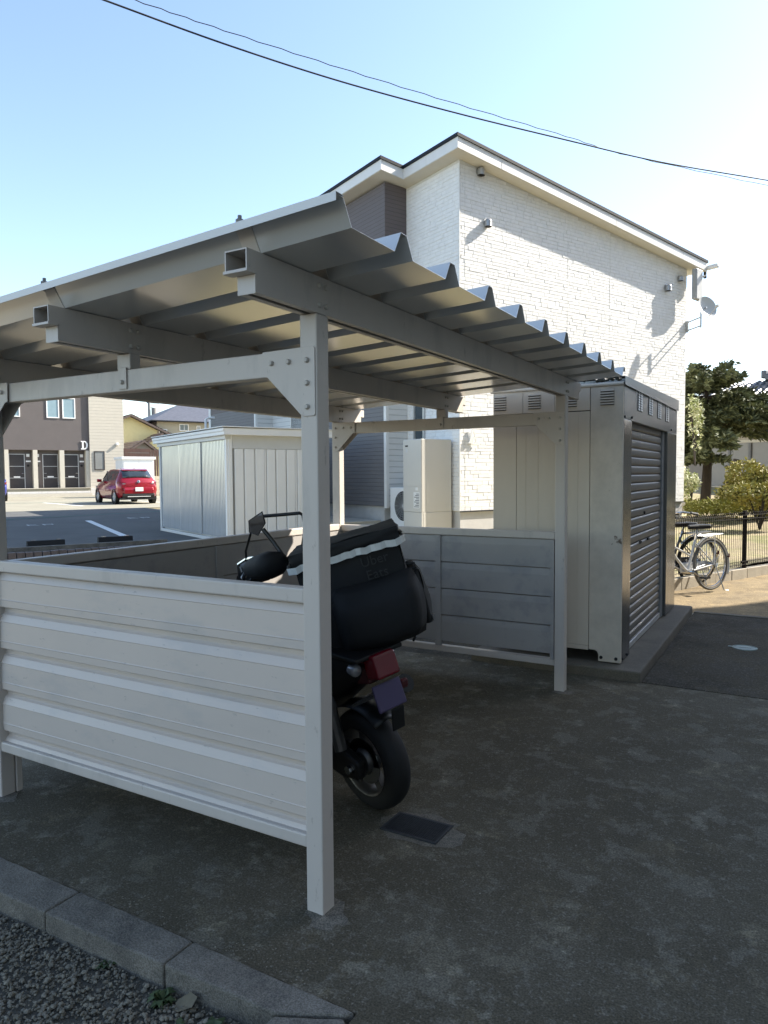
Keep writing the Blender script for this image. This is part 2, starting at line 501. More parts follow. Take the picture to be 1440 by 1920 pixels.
# raised parking lot (its own slab with a retaining face)
lot = thing('parking_lot', None, None, W(0, 0, 0), HTH)
del_keys = [k for k in ('label', 'category') if k in lot]
tag(lot, kind='structure')
q = MB()
q.box(-70, -.52, 2.35, 17.6, -.05, .35)
q.build('shaded_asphalt', M_ASPH, lot)  # dark colour carries the house's cast shade and stops at the shadow edge
q = MB()
q.box(-70, 40, 17.605, 90, -.05, .349)
q.build('sunlit_apron', M_LOTC, lot)  # pale colour stands for the sunlit surface past the shadow edge
# painted marks, 4 mm proud
for i, (a0, b0, a1, b1, w) in enumerate(((-4.62, 4.2, -4.02, 10.4, .15), (-2.0, 20.7, -2.6, 26, .15), (-7.0, 21, -8.2, 27.5, .15), (1.75, 21, 1.4, 27, .15), (-7.5, 4.2, -6.9, 10.4, .15))):
    d = Vector((a1 - a0, b1 - b0, 0)).normalized(); s_ = Vector((d.y, -d.x, 0)) * w / 2
    P, Q = Vector((a0, b0, .354)), Vector((a1, b1, .354))
    MB().add([P - s_, P + s_, Q + s_, Q - s_], [(0, 1, 2, 3)]).build('white_line', M_WHITELINE, lot)
for (a0, b0, a1, b1, w) in ((-9.5, 10.9, 0.4, 14.6, .14), (-6.5, 26.5, 1.9, 25.5, .16)):
    d = Vector((a1 - a0, b1 - b0, 0)).normalized(); s_ = Vector((d.y, -d.x, 0)) * w / 2
    P, Q = Vector((a0, b0, .3585)), Vector((a1, b1, .3585))
    MB().add([P - s_, P + s_, Q + s_, Q - s_], [(0, 1, 2, 3)]).build('green_line', M_GREENLINE, lot)
for (a, b) in ((-5.35, 9.4), (-2.6, 10.8)):
    q = MB()
    for k, (da, db, wa, wb) in enumerate(((-.25, 0, .03, .4), (-.14, -.17, .2, .05), (-.14, .17, .2, .05), (.1, 0, .03, .4), (.2, .17, .2, .05), (.2, -.05, .2, .05), (.3, .06, .03, .25))):
        x0, y0 = a + da, b + db
        q.add([(x0 - wa / 2, y0 - wb / 2, .354), (x0 + wa / 2, y0 - wb / 2, .354), (x0 + wa / 2, y0 + wb / 2, .354), (x0 - wa / 2, y0 + wb / 2, .354)], [(0, 1, 2, 3)])
    q.build('bay_number', M_WHITELINE, lot)
# brick edging along the lot
edge = thing('brick_edging', None, None, W(0, 0, 0), HTH)
tag(edge, kind='structure')
e0 = MB().box(-.053, .053, -.05, .05, 0, .38).build('brick', mat('edging_brick', (.12, .10, .095), .85, var=.3, scale=20), edge, bevel=.008)
e0.location = (-5.06, 2.285, 0)
for i in range(1, 60):
    place(e0, edge, (-5.06 - i * .118, 2.285 + R.uniform(-.004, .004), R.uniform(-.006, .004)))

# ---- kerb stones and gravel in front
kerb = thing('kerb', None, None, (0, 0, 0))
tag(kerb, kind='structure')


def stone(poly, z0, z1, name='kerb_stone'):
    pl_ = []
    for i_ in range(len(poly)):
        a_, b_ = Vector(poly[i_]), Vector(poly[(i_ + 1) % len(poly)])
        m_ = max(1, int((b_ - a_).length / .035))
        for k_ in range(m_):
            p_ = a_.lerp(b_, k_ / m_)
            pl_.append((p_.x + R.uniform(-.0016, .0016), p_.y + R.uniform(-.0016, .0016)))
    q = MB().prism(pl_, 'z', z0, z1)
    return q.build(name, M_KERB, kerb, bevel=.006)


xs = [-3.2, -2.6, -2.0, -1.43, -.845, -.285, .262]
for i in range(len(xs) - 1):
    x0, x1 = xs[i] + .003, xs[i + 1] - .003
    j = R.uniform(-.003, .003)
    yb0, yb1 = -.32, -.32
    yf = lambda x: -.432 - .028 * (.2 - x)
    if i == len(xs) - 2:
        stone([(x0, yf(x0) + j), (.135, yf(.135) + j), (.31, -.345), (.33, -.322), (x0, yb0)], -.2, .006)
    else:
        stone([(x0, yf(x0) + j), (x1, yf(x1) + j), (x1, yb1), (x0, yb0)], -.2, .006 + R.uniform(-.002, .003))
stone([(.14, -.44), (.314, -.352), (.338, -.37), (.345, -.62), (.19, -1.1), (.08, -1.1)], -.2, .002)
gb = MB()
gb.box(-5, .34, -4, -.36, -.12, -.075)
tag(gb.build('gravel_bed', M_GRAVBED), kind='structure')
# loose gravel: deformed low-poly stones joined into one mass
ico_v = []
ph = (1 + 5 ** .5) / 2
for a, b in ((-1, ph), (1, ph), (-1, -ph), (1, -ph)):
    ico_v += [(a, b, 0), (0, a, b), (b, 0, a)]
ico_v = np.array(ico_v, float)
ico_v /= np.linalg.norm(ico_v[0])
ico_f = []
from itertools import combinations
dmin = min(np.linalg.norm(ico_v[0] - ico_v[k]) for k in range(1, 12)) * 1.01
for a, b, c in combinations(range(12), 3):
    if all(np.linalg.norm(ico_v[x] - ico_v[y]) < dmin for x, y in ((a, b), (b, c), (a, c))):
        nrm = np.cross(ico_v[b] - ico_v[a], ico_v[c] - ico_v[a])
        ico_f.append((a, b, c) if nrm @ ico_v[a] > 0 else (a, c, b))
ico_f = np.array(ico_f)


def pebbles(name, m, pts, rs, flat=.65, label=None, cat=None):
    n = len(pts)
    V = np.zeros((n, 12, 3)); 
    for i in range(n):
        sc_ = rs[i] * RNG.uniform(.65, 1.3, 3) * np.array([1, 1, flat])
        t = RNG.uniform(0, 6.28); cs, sn = math.cos(t), math.sin(t)
        v = ico_v * sc_ * RNG.uniform(.8, 1.15, (12, 1))
        V[i] = np.stack([v[:, 0] * cs - v[:, 1] * sn, v[:, 0] * sn + v[:, 1] * cs, v[:, 2]], 1) + pts[i]
    F = (ico_f[None] + (np.arange(n) * 12)[:, None, None]).reshape(-1, 3)
    me = bpy.data.meshes.new(name)
    me.from_pydata(V.reshape(-1, 3).tolist(), [], F.tolist())
    me.materials.append(m)
    o = bpy.data.objects.new(name, me)
    COL.objects.link(o)
    return tag(o, label, cat, kind='stuff')


pp, rr = [], []
while len(pp) < 15000:
    x, y = R.uniform(-1.75, .2), R.uniform(-1.25, -.425)
    if x < -1.75 or y > -.437 - .028 * (.2 - x): continue
    if x > .1 and y < -.5 and x > .1 + (y + .5) * .1: continue
    z = -.074 + R.uniform(0, .012)
    pp.append((x, y, z)); rr.append(R.choice((.0025, .003, .0035, .004, .0045, .005, .0065, .009)))
pebbles('gravel', M_GRAVEL, np.array(pp), rr, label='grey loose gravel in front of the kerb', cat='gravel')
pp = [(R.uniform(-1.8, 1.6), R.uniform(-.31, 1.8), .001) for _ in range(260)] + [(R.uniform(-1.6, .3), -.31 + abs(R.gauss(0, .05)), .001) for _ in range(240)]
pebbles('grit', M_GRAVEL, np.array(pp), [R.choice((.0015, .002, .0025, .0035)) for _ in pp], label='fine grit scattered on the concrete forecourt', cat='grit')
# weeds and a dry leaf at the kerb foot


def weed(x, y, n, s, label, m=M_WEED):
    q = MB()
    for i in range(n):
        t = R.uniform(0, 6.28); l = s * R.uniform(.5, 1.1); w = l * .22; up = R.uniform(.15, .7)
        d = Vector((math.cos(t), math.sin(t), 0)); sd = Vector((-d.y, d.x, 0))
        b0 = Vector((R.uniform(-.25, .25) * s, R.uniform(-.25, .25) * s, 0)); md = b0 + d * l * .5 + Vector((0, 0, l * up)); tp = b0 + d * l + Vector((0, 0, l * up * .7))
        q.add([b0, md - sd * w, tp, md + sd * w, ], [(0, 1, 2, 3)])
    o = q.build('weed', m)
    o.location = (x, y, -.074)
    return tag(o, label, 'weed', 'weeds growing at the kerb foot')


weed(-.245, -.49, 46, .045, 'leafy green weed beside the kerb joint')
weed(-.02, -.52, 60, .05, 'low green weed patch near the kerb corner stone')
weed(-1.0, -.63, 30, .035, 'small pale weed alone in the gravel')
weed(-.12, -.56, 40, .04, 'spreading weed in the gravel between the larger weeds')
weed(-.52, -.47, 22, .03, 'tiny weed tucked under the middle kerb stone')
q = MB()
q.add([(-.04, 0, .004), (-.01, -.028, .018), (.03, -.02, .012), (.045, .004, .02), (.02, .026, .022), (-.02, .02, .015), (0, 0, .005)], [(0, 1, 6), (1, 2, 6), (2, 3, 6), (3, 4, 6), (4, 5, 6), (5, 0, 6)])
o = q.build('dry_leaf', M_DRYLEAF); o.location = (-.165, -.475, -.066); o.rotation_euler = (.2, -.3, .5)
tag(o, 'curled grey dry leaf lying against the kerb', 'leaf')

# ================================================================== BICYCLE SHELTER
PW, SW, SL = .069, 1.837, 2.881           # post size, bay width, depth
SLOPE = .055
shed = thing('bicycle_shelter', 'light grey steel shelter with corrugated roof over a parked motorcycle', 'shelter', (0, 0, 0))
beam_x = (-.0345, -.935, -1.8715)


def btop(x): return 2.1515 + SLOPE * (x + .0345)


posts = []
for (x0, y0, bx) in ((-PW, 0, beam_x[0]), (-PW, SL, beam_x[0]), (-SW - PW, 0, beam_x[2]), (-SW - PW, SL, beam_x[2])):
    MB().box(x0, x0 + PW, y0, y0 + PW, -.03, btop(bx) - .119).build('post', M_STEEL, shed, bevel=.005)
for (mx, my, n_) in ((.01, .0, 1), (0, SL, 2), (-SW, 0, 3), (-.02, .05, 4)):
    pts_ = [(mx + R.uniform(.045, .10) * math.cos(i * .4488), my + R.uniform(.035, .085) * math.sin(i * .4488), .001 + .0003 * n_) for i in range(14)]
    MB().add(pts_, [tuple(range(14))]).build('mortar_patch', M_MORTAR, shed)
# beams: open-lipped channels with a capped lower lip
for bx in beam_x:
    t = btop(bx)
    b = MB()
    x0, x1 = bx - .0345, bx + .0345
    y0, y1 = -.338, 3.265
    b.box(x1 - .004, x1, -.300, 3.215, t - .1185, t)                 # right web, full height
    b.box(x1 - .004, x1, y0, -.3001, t - .058, t)
    b.box(x1 - .004, x1, 3.2151, y1, t - .058, t)
    b.box(x0, x0 + .004, -.300, 3.215, t - .1185, t - .0585)
    b.box(x0 + .004, x0 + .024, -.300, 3.215, t - .1185, t - .1145)  # the two bottom lips with a slot between
    b.box(x1 - .024, x1 - .0041, -.300, 3.215, t - .1185, t - .1145)
    b.box(x0 - .014, x0 - .010, y0, y1, t - .0578, t)                # upper box, open at the ends
    b.box(x0 - .010, x1 - .0041, y0, y1, t - .004, t)
    b.box(x0 - .014, x1 - .0041, y0, y1, t - .0625, t - .0582)
    b.box(x0 - .018, x1 + .003, y0 - .004, -.3035, t - .0665, t - .0582)
    bo = b.build('beam', M_STEEL, shed)
    for yy, sg in ((-.3035, 1), (3.2155, 1)):
        MB().box(x0 + .002, x1 + .001, yy, yy + .003, t - .1225, t - .0665).build('beam_cap', M_STEEL, shed, bevel=.006)
# tie beams front and back with gusset plates and bolts
bolt_m = MB().lathe((0, 0, 0), (0, -1, 0), [(0, .010), (.006, .010), (.009, .006), (.0095, 0)], 10)
bolt0 = bolt_m.build('bolt', M_BOLT, shed, smooth=50)
first_bolt = [True]


def bolt(x, y, z, flip=False, side=None):
    if first_bolt[0]:
        o = bolt0; first_bolt[0] = False
    else:
        o = bolt0.copy(); COL.objects.link(o); o.parent = shed
    o.location = (x, y, z)
    if flip: o.rotation_euler = (0, 0, math.pi)
    if side == 'x': o.rotation_euler = (0, 0, math.pi / 2)
    return o


for y0 in (0.0, SL):
    MB().box(-SW, -PW, y0 + .006, y0 + .062, 1.837, 1.921).build('tie_beam', M_STEEL, shed, bevel=.004)
    for fy, sg in ((y0 - .0045, -1), (y0 + PW + .0005, 1)):
        for mir in (0, 1):
            poly = [(-.222, 1.8375), (-.205, 1.8355), (-.064, 1.702), (-.054, 1.697), (-.012, 1.697), (-.006, 1.703), (-.006, 1.919), (-.012, 1.925), (-.06, 1.925), (-.225, 1.9225)]
            if mir: poly = [(-SW - PW - x, z) for x, z in poly][::-1]
            MB().prism(poly, 'y', fy, fy + .004).build('gusset_plate', M_STEEL, shed, bevel=.0015)
            for (bx_, bz) in ((-.185, 1.882), (-.112, 1.881), (-.037, 1.881), (-.037, 1.806), (-.037, 1.728)):
                xx = -SW - PW - bx_ if mir else bx_
                if sg < 0: bolt(xx, fy, bz)
                else: bolt(xx, fy + .004, bz, True)
    # short stub under the middle beam
    MB().box(-.972, -.898, y0 + .008, y0 + .060, 1.9215, btop(beam_x[1]) - .119).build('stub_post', M_STEEL, shed, bevel=.003)
    for fy in (y0 - .0015, y0 + .0625):
        MB().box(-.958, -.912, fy + .001, fy + .005, 1.845, 1.93).build('stub_plate', M_STEEL, shed, bevel=.002)
    bolt(-.935, y0 - .0005, 1.872)
    bolt(-.935, y0 + .0675, 1.872, True)
for bx in beam_x:
    t = btop(bx)
    for y0 in (0.0, SL):
        for yy in (y0 + .016, y0 + .052):
            for zz in (t - .030, t - .092):
                bolt(bx + .0345, yy, zz, side='x')
# corrugated roof sheet
PITCH = .3557


def roof_profile(dz=0.0, lo=-1, hi=9):
    P = []
    for k in range(lo, hi + 1):
        y = .012 + PITCH * k
        if k > lo: P.append((y - .040, dz))
        P += [(y, .066 + dz), (y + .037, .066 + dz)]
        if k < hi: P.append((y + .077, dz))
        else: P.append((y + .05, .04 + dz))
    return P


XL, XR = -2.26, .31
zr = lambda x: 2.1525 + SLOPE * (x + .0345)
rp = [(-.3445, .048)] + roof_profile()
r_ = MB().sheet([(y, z + zr(XL)) for y, z in rp], 'x', XL, XR, dz=zr(XR) - zr(XL))
r_.build('roof_sheet', M_ROOF, shed, thick=.0016)
# eaves flashing on the high front edge
fl = MB()
for (x0, x1) in ((XL - .01, -1.1), (-1.1, XR + .004)):
    a, b = zr(x0), zr(x1)
    P = lambda x, z, y, dz: (x, y, z + dz)
    fl.add([P(x0, a, -.348, .046), P(x1, b, -.348, .046), P(x1, b, -.348, .0695), P(x0, a, -.348, .0695), P(x1, b, -.31, .0695), P(x0, a, -.31, .0695)], [(0, 1, 2, 3), (3, 2, 4, 5)])
fl.build('eaves_flashing', M_WHITE, shed, thick=.0015)
# zigzag fixing straps between beams and roof, and roof bolts above them
for bx in beam_x:
    pr = [(y, z - .0035) for y, z in roof_profile()]
    s_ = MB().sheet([(y, z + zr(bx - .03)) for y, z in pr], 'x', bx - .028, bx + .028, dz=SLOPE * .056)
    s_.build('fixing_strap', M_STEEL, shed, thick=.003)
    for k in range(-1, 10):
        y = .012 + PITCH * k + .0185
        z = zr(bx) + .067
        MB().lathe((bx, y, z), (0, 0, 1), [(.020, 0), (.020, .005), (.012, .006), (.012, .018), (.006, .019), (.006, .030), (0, .030)], 8).build('roof_bolt', M_POLE, shed)

# side panels: rails, frames and ribbed boards
BP = [(.0, .000), (.002, .006), (-.021, .011), (-.026, .016), (-.0268, .045), (-.0292, .048), (-.0268, .0515), (-.0252, .137), (-.0270, .140), (-.0248, .1445), (-.012, .171), (-.004, .177), (.0, .182), (.0, .195)]


def panel(x0, x1, y, out, rails=(1.119, .218)):
    """a panel along x at depth y; out = -1 faces -y, +1 faces +y"""
    zt, zb = rails
    o = .034 * out
    yc = y
    def ys(v): return yc + (v if out < 0 else -v)
    MB().box(x0 - .0, x1 + .0, ys(-.040), ys(.012), zt - .052, zt).build('rail', M_STEEL, shed, bevel=.006)
    MB().box(x0, x1, ys(-.040), ys(.012), zb, zb + .046).build('rail', M_STEEL, shed, bevel=.006)
    z = zt - .052 - .0 - .0
    for i in range(4):
        zz = 1.083 - .195 * (i + 1)
        pr = [(ys(v), zz + h) for v, h in BP]
        if i == 0: pr = [q for q in pr if q[1] < zt - .02] 
        MB().sheet(pr, 'x', x0, x1).build('board', M_SIDE, shed)
    pr = [(ys(v), .108 + h) for v, h in BP if .108 + h > zb + .02]
    MB().sheet(pr, 'x', x0, x1).build('board', M_SIDE, shed)
    inner = ys(.002), ys(.032)
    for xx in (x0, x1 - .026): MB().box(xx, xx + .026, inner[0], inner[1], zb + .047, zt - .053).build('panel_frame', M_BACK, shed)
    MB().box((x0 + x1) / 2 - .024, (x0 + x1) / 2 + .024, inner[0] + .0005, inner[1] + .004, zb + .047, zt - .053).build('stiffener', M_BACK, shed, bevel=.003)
    for i in range(4):
        zz = zt - .052 - .2 * (i + 1)
        lo = max(zz + .004, zb + .05)
        ya, yb = ys(.0145), ys(.020)
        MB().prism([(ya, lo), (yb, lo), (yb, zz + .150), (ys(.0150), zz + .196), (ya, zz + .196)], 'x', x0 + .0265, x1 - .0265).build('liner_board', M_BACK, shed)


panel(-SW - .052, -PW - .001, .046, -1)
panel(-SW - .012, -PW - .004, SL + .03, 1, (1.102, .168))
# left side panel along y
def panel_y(x, y0, y1, zt, zb):
    def xs_(v): return x + v
    for i in range(4):
        zz = zt - .052 - .2 * (i + 1)
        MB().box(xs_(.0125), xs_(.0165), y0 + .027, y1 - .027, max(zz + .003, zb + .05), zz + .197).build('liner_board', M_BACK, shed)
    MB().box(xs_(-.040), xs_(.012), y0, y1, zt - .05, zt).build('rail', M_STEEL, shed, bevel=.006)
    MB().box(xs_(-.040), xs_(.012), y0, y1, zb, zb + .046).build('rail', M_STEEL, shed, bevel=.006)
    for i in range(5):
        zz = zt - .036 - .195 * (i + 1)
        pr = [(xs_(v), zz + h) for v, h in BP if zb + .02 < zz + h < zt - .02]
        MB().sheet(pr, 'y', y0, y1).build('board', M_SIDE, shed)
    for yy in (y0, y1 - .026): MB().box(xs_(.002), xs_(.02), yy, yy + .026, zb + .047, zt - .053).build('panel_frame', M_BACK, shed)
    ym = (y0 + y1) / 2
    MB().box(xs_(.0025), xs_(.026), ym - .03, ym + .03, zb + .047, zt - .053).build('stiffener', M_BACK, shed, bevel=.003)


panel_y(-SW - .012, PW + .002, SL - .002, 1.109, .20)
MB().box(-SW - .03, -SW + .003, PW + .006, PW + .036, -.02, .199).build('panel_leg', M_STEEL, shed, bevel=.003)

# ================================================================== ROLLER-SHUTTER STORE
CX0, CX1, CY0, CY1 = -.76, .25, 3.5, 6.15
store = thing('shutter_store', 'beige metal store cabin with a steel roller shutter, behind the shelter', 'store', (0, 0, 0))
q = MB()
q.box(CX0 + .01, CX1 - .055, CY0 + .012, CY1 - .012, .20, 2.16)
q.build('inner_body', M_DARK, store)
# slab
slab = thing('concrete_plinth', None, None, (0, 0, 0)); tag(slab, kind='structure')
MB().prism([(-.9, 3.36), (.405, 3.352), (.414, 3.37), (.412, 6.29), (.40, 6.31), (-.9, 6.31)], 'z', -.08, .075).build('plinth', M_SLAB, slab, bevel=.012)
# near side panels
for (x0, x1) in ((-.76, -.5675), (-.5645, .0085)):
    MB().box(x0, x1, CY0, CY0 + .012, .195, 1.97).build('wall_panel', M_CONT, store, bevel=.002)
for x in (-.49, -.39, -.17, -.08):
    MB().box(x - .0015, x + .0015, CY0 - .0015, CY0 + .004, .20, 1.965).build('panel_crease', M_CONT, store)
for (x0, x1) in ((-.76, -.5145), (-.5125, -.2615), (-.2595, .0085)):
    MB().box(x0, x1, CY0 - .003, CY0 + .012, 1.976, 2.155).build('vent_panel', M_CONT, store, bevel=.002)
MB().box(-.76, .0085, CY0 - .002, CY0 + .012, .160, .193).build('bottom_rail', M_CONT, store, bevel=.003)
# corner post with cut-out foot
MB().prism([(.0115, .165), (.055, .165), (.075, .155), (.083, .135), (.083, .083), (.25, .083), (.25, 2.155), (.0115, 2.155)], 'y', CY0 - .001, CY0 + .03).build('corner_post', M_CONTRUST, store, bevel=.006)
for xx in (.105, .215):
    MB().lathe((xx, CY0 - .001, .115), (0, -1, 0), [(0, .012), (.008, .012), (.012, .008), (.013, 0)], 10).build('bolt', M_DARK, store)
for xc in (-.70, -.42, -.14, .135):
    q = MB()
    for k in range(6):
        z = 2.012 + .0195 * k
        q.add([(xc - .05, CY0 - .0035, z), (xc + .05, CY0 - .0035, z), (xc + .047, CY0 - .016, z + .001), (xc - .047, CY0 - .016, z + .001), (xc + .047, CY0 - .0035, z + .012), (xc - .047, CY0 - .0035, z + .012)], [(0, 3, 2, 1), (3, 5, 4, 2), (0, 5, 3), (1, 2, 4)])
    q.build('louvre', M_CONT, store)
    q = MB()
    for k in range(6):
        z = 2.012 + .0195 * k
        q.box(xc - .05, xc + .05, CY0 - .0042, CY0 - .0032, z - .005, z)
    q.build('louvre_slot', M_DARK, store)
# far sides
MB().box(CX0, CX0 + .012, CY0 + .013, CY1, .195, 2.155).build('wall_panel', M_CONT, store)
MB().box(CX0 + .013, CX1 - .02, CY1 - .012, CY1, .195, 2.155).build('wall_panel', M_CONT, store)
# roof with rim tube and leaf litter under the shelter eaves
MB().prism([(CX0 - .02, 2.157), (CX1 + .012, 2.157), (CX1 + .012, 2.200), (CX0 - .02, 2.19)], 'y', CY0 + .02, CY1 + .01).build('roof', M_STAIN, store, bevel=.004)
MB().cyl((CX0 - .02, CY0 - .004, 2.160), (CX1 + .004, CY0 - .004, 2.160), .015, 10).build('roof_rim', M_CONT, store, smooth=60)
pp = np.array([(R.uniform(CX0, CX1), R.uniform(CY0 + .005, CY0 + .06), 2.185 + R.uniform(0, .03)) for _ in range(160)])
mo = pebbles('moss_litter', M_MOSS, pp, [R.uniform(.008, .024) for _ in pp]); mo.parent = store
# front: header with louvre tongues, jambs, shutter
MB().box(CX1 - .04, CX1, CY0 + .0305, CY1, 1.905, 2.156).build('header', M_HEAD, store, bevel=.003)
MB().add([(CX1 + .013, CY0 - .01, 2.150), (CX1 + .013, CY1 + .012, 2.150), (CX1 + .013, CY1 + .012, 2.262), (CX1 + .013, CY0 - .01, 2.212), (CX1 - .05, CY0 - .01, 2.212), (CX1 - .05, CY1 + .012, 2.262)],
         [(0, 1, 2, 3), (3, 2, 5, 4)]).build('roof_fascia', M_HEAD, store, thick=.003)
for gy in (4.13, 4.60, 5.05, 5.50):
    q, d = MB(), MB()
    for dy in (-.05, .05):
        for k in range(8):
            z = 2.005 + .0195 * k
            y0, y1 = gy + dy - .036, gy + dy + .036
            d.box(CX1, CX1 + .0012, y0 - .006, y1 + .006, z - .007, z + .014)
            q.add([(CX1 + .003, y0, z + .0145), (CX1 + .003, y1, z + .0145), (CX1 + .0065, y1 - .006, z), (CX1 + .0065, y0 + .006, z)], [(0, 3, 2, 1)])
    d.build('vent_slot', M_DARK, store)
    q.build('vent_tongue', M_WHITE, store, thick=.001)  # white colour stands in for sky light caught on the tongues
MB().lathe((CX1, 3.985, 2.135), (1, 0, 0), [(.02, 0), (.02, .002), (0, .002)], 12).build('white_disc', M_WHITE, store)  # small white disc on the header
MB().box(CX1 - .06, CX1 - .001, CY0 + .0305, 3.82, .083, 1.9045).build('jamb', M_STAIN, store, bevel=.003)
MB().box(CX1 - .06, CX1 - .001, 5.56, CY1, .083, 1.9045).build('jamb', M_STAIN, store, bevel=.003)
MB().box(CX1 - .062, CX1 - .03, 5.445, 5.5595, .083, 1.9045).build('guide_rail', M_POLE, store)
sl = MB()
SP = .0715
sl.sheet([(0, 0), (.004, .004), (.013, .012), (.0145, .022), (.0145, .050), (.013, .058), (.004, .0665), (0, .0715)], 'y', 0, 1.66)
# profile given as (x offset, z)
sl.v = [(a, b, c) for (a, b, c) in sl.v]
s0 = sl.build('shutter_slat', M_SLAT, store, smooth=30)
s0.location = (CX1 - .058, 3.80, .135)
for k in range(1, 25): place(s0, store, (CX1 - .058, 3.80, .135 + SP * k))
MB().box(CX1 - .062, CX1 - .035, 3.82, 5.44, .086, .134).build('bottom_bar', M_ALU, store, bevel=.003)
for yy in (4.42, 4.78):
    MB().box(CX1 - .043, CX1 - .030, yy - .035, yy + .035, .905, .925).build('shutter_handle', M_DARK, store)
MB().cyl((CX1 - .045, 4.6, 1.16), (CX1 - .032, 4.6, 1.16), .014, 10).build('lock', M_DARK, store)
for yy, zz in ((3.54, 1.92), (3.8, 1.93), (5.75, 1.935), (3.55, .11), (3.72, .105)):
    MB().cyl((CX1, yy, zz), (CX1 + .008, yy, zz), .009, 8).build('bolt', M_DARK, store)

# ================================================================== HOUSE WITH WHITE STONE SIDING
house = thing('apartment_house', 'white stone-clad two-storey house with brown bay and dark sloped roof', 'house', HC, HTH)
WT = lambda a: 6.945 - .1235 * a           # wall top under the soffit
HL, HB = 6.75, 11.5
q = MB()
q.prism([(0, 0.85), (HL, .85), (HL, WT(HL)), (0, WT(0))], 'y', 0, HB)
q.build('wall', M_JOINT, house)
MB().box(3.2, HL, HB + .0005, 15.3, .3, 6.3).build('rear_wing', M_WHITESIDE, house)
MB().box(3.0, HL + .2, HB + .301, 15.5, 6.3005, 6.45).build('rear_roof', M_ROOFDK, house)
MB().box(.025, HL - .02, .025, HB, .0, .849).build('foundation', M_FOUND, house)
MB().box(-.006, HL + .004, -.02, -.002, .835, .852).build('drip_edge', M_DARK, house)
# stone pieces on the sunlit gable wall and the shaded side wall
camH = (-8.27, -9.65, 1.5)
cands = []


def stones(face, s0_, s1_, zlo, ztop, pieces, n_single=0):
    z = zlo
    rows = 0
    while True:
        h = R.choice((.058, .066, .066, .075))
        s = s0_ - R.uniform(0, .2)
        if z > 7.1: break
        while s < s1_:
            l = R.choice((.12, .17, .22, .28, .34)) * R.uniform(.9, 1.1)
            x0, x1 = max(s, s0_) + .002, min(s + l, s1_) - .002
            s += l
            if x1 - x0 < .03: continue
            zt = min(z + h - .004, ztop((x0 + x1) / 2) - .03)
            if zt - z < .03: continue
            pieces.append((face, x0, x1, z, zt))
        z += h


pieces = []
stones('n', 0.012, HL - .012, .856, WT, pieces)
side = []
stones('w', .012, 1.545, .856, lambda b: WT(0), side)


def stone_geo(q, pc):
    face, x0, x1, z0, z1 = pc
    dd = R.choice((.0035, .0045, .006, .0075))
    o = [dd + R.uniform(-.0012, .0016) for _ in range(4)]
    sk = R.uniform(-.018, .018) if R.random() < .3 else 0
    ch = .003
    fr = [(x0 + ch, z0 + ch), (x1 - ch + sk * .4, z0 + ch), (x1 - ch - sk * .2, z1 - ch), (x0 + ch, z1 - ch)]
    bk = [(x0, z0), (x1, z0), (x1, z1), (x0, z1)]
    if face == 'n':
        vs = [(x, -o[i] - .001, z) for i, (x, z) in enumerate(fr)] + [(x, .0005, z) for x, z in bk]
        fs = [(0, 1, 2, 3), (0, 4, 5, 1), (1, 5, 6, 2), (2, 6, 7, 3), (3, 7, 4, 0)]
    else:
        vs = [(-o[i] - .001, x, z) for i, (x, z) in enumerate(fr)] + [(.0005, x, z) for x, z in bk]
        fs = [(3, 2, 1, 0), (1, 5, 4, 0), (2, 6, 5, 1), (3, 7, 6, 2), (0, 4, 7, 3)]
    q.add(vs, fs)


def dist(pc):
    if pc[0] == 'n': x, y = (pc[1] + pc[2]) / 2, 0
    else: x, y = 0, (pc[1] + pc[2]) / 2
    z = (pc[3] + pc[4]) / 2
    d2 = (x - camH[0]) ** 2 + (y - camH[1]) ** 2 + (z - 1.5) ** 2
    vis = 1.0
    if pc[0] == 'n':                      # hidden behind the shelter roof and panels / the store
        hid = (2.6 < z < 4.6 - .12 * x) or z < 1.0 or (x > .72 and z < 4.3 - .2 * x)
        vis = 1.0 if not hid else 0
    return -vis * (pc[2] - pc[1]) * (pc[4] - pc[3]) / d2


pieces.sort(key=dist)
for pc in pieces[:300]:
    q = MB(); stone_geo(q, pc); q.build('brick', M_BRICK, house)
q = MB()
for pc in pieces[300:] + side: stone_geo(q, pc)
q.build('stone_cladding', M_BRICK, house, kind='stuff')
MB().box(-.016, -.001, -.014, -.001,   .86, 6.9).build('corner_trim', M_BRICK, house)
MB().box(2.7575, 2.7625, -.0085, -.001, .86, WT(2.8) - .03).build('seam', M_JOINT, house)
MB().box(4.0375, 4.0425, -.0085, -.001, .86, WT(4.1) - .03).build('seam', M_JOINT, house)
MB().box(.115, .120, -.0085, -.001, .86, WT(.1) - .03).build('seam', M_JOINT, house)
# the two bays
E_ = .5
for (b0, b1) in ((1.55, 3.95), (7.45, 10.55)):
    MB().box(-E_, -.0005, b0, b1, 3.3, WT(-.1) + .0).build('bay', M_BROWN, house)
    MB().box(-E_ + .001, -.0005, b0 + .05, b1, .9, 3.299).build('bay_lower', M_GREYSIDE, house)
    MB().box(-E_, -.0005, b0, b0 + .0495, .9, 3.2995).build('bay_return', M_WHITESIDE, house)
    MB().box(-E_ - .012, -E_ + .05, b0 - .012, b0 + .07, .87, 3.3).build('corner_trim', M_WHITE, house)
    MB().box(-E_ - .006, -E_ + .05, b0 - .006, b0 + .03, 3.301, 6.93).build('corner_trim', M_BROWN, house)
MB().box(-E_ + .05, -.001, 1.7, 3.9, .35, .899).build('bay_base', M_FOUND, house)
MB().box(-E_ - .02, -E_ + .14, 10.55, 10.70, .9, 7.0).build('corner_trim', M_WHITE, house)
MB().box(-.02, -.001, 3.951, 7.449, .86, 6.98).build('side_siding', M_WHITESIDE, house)
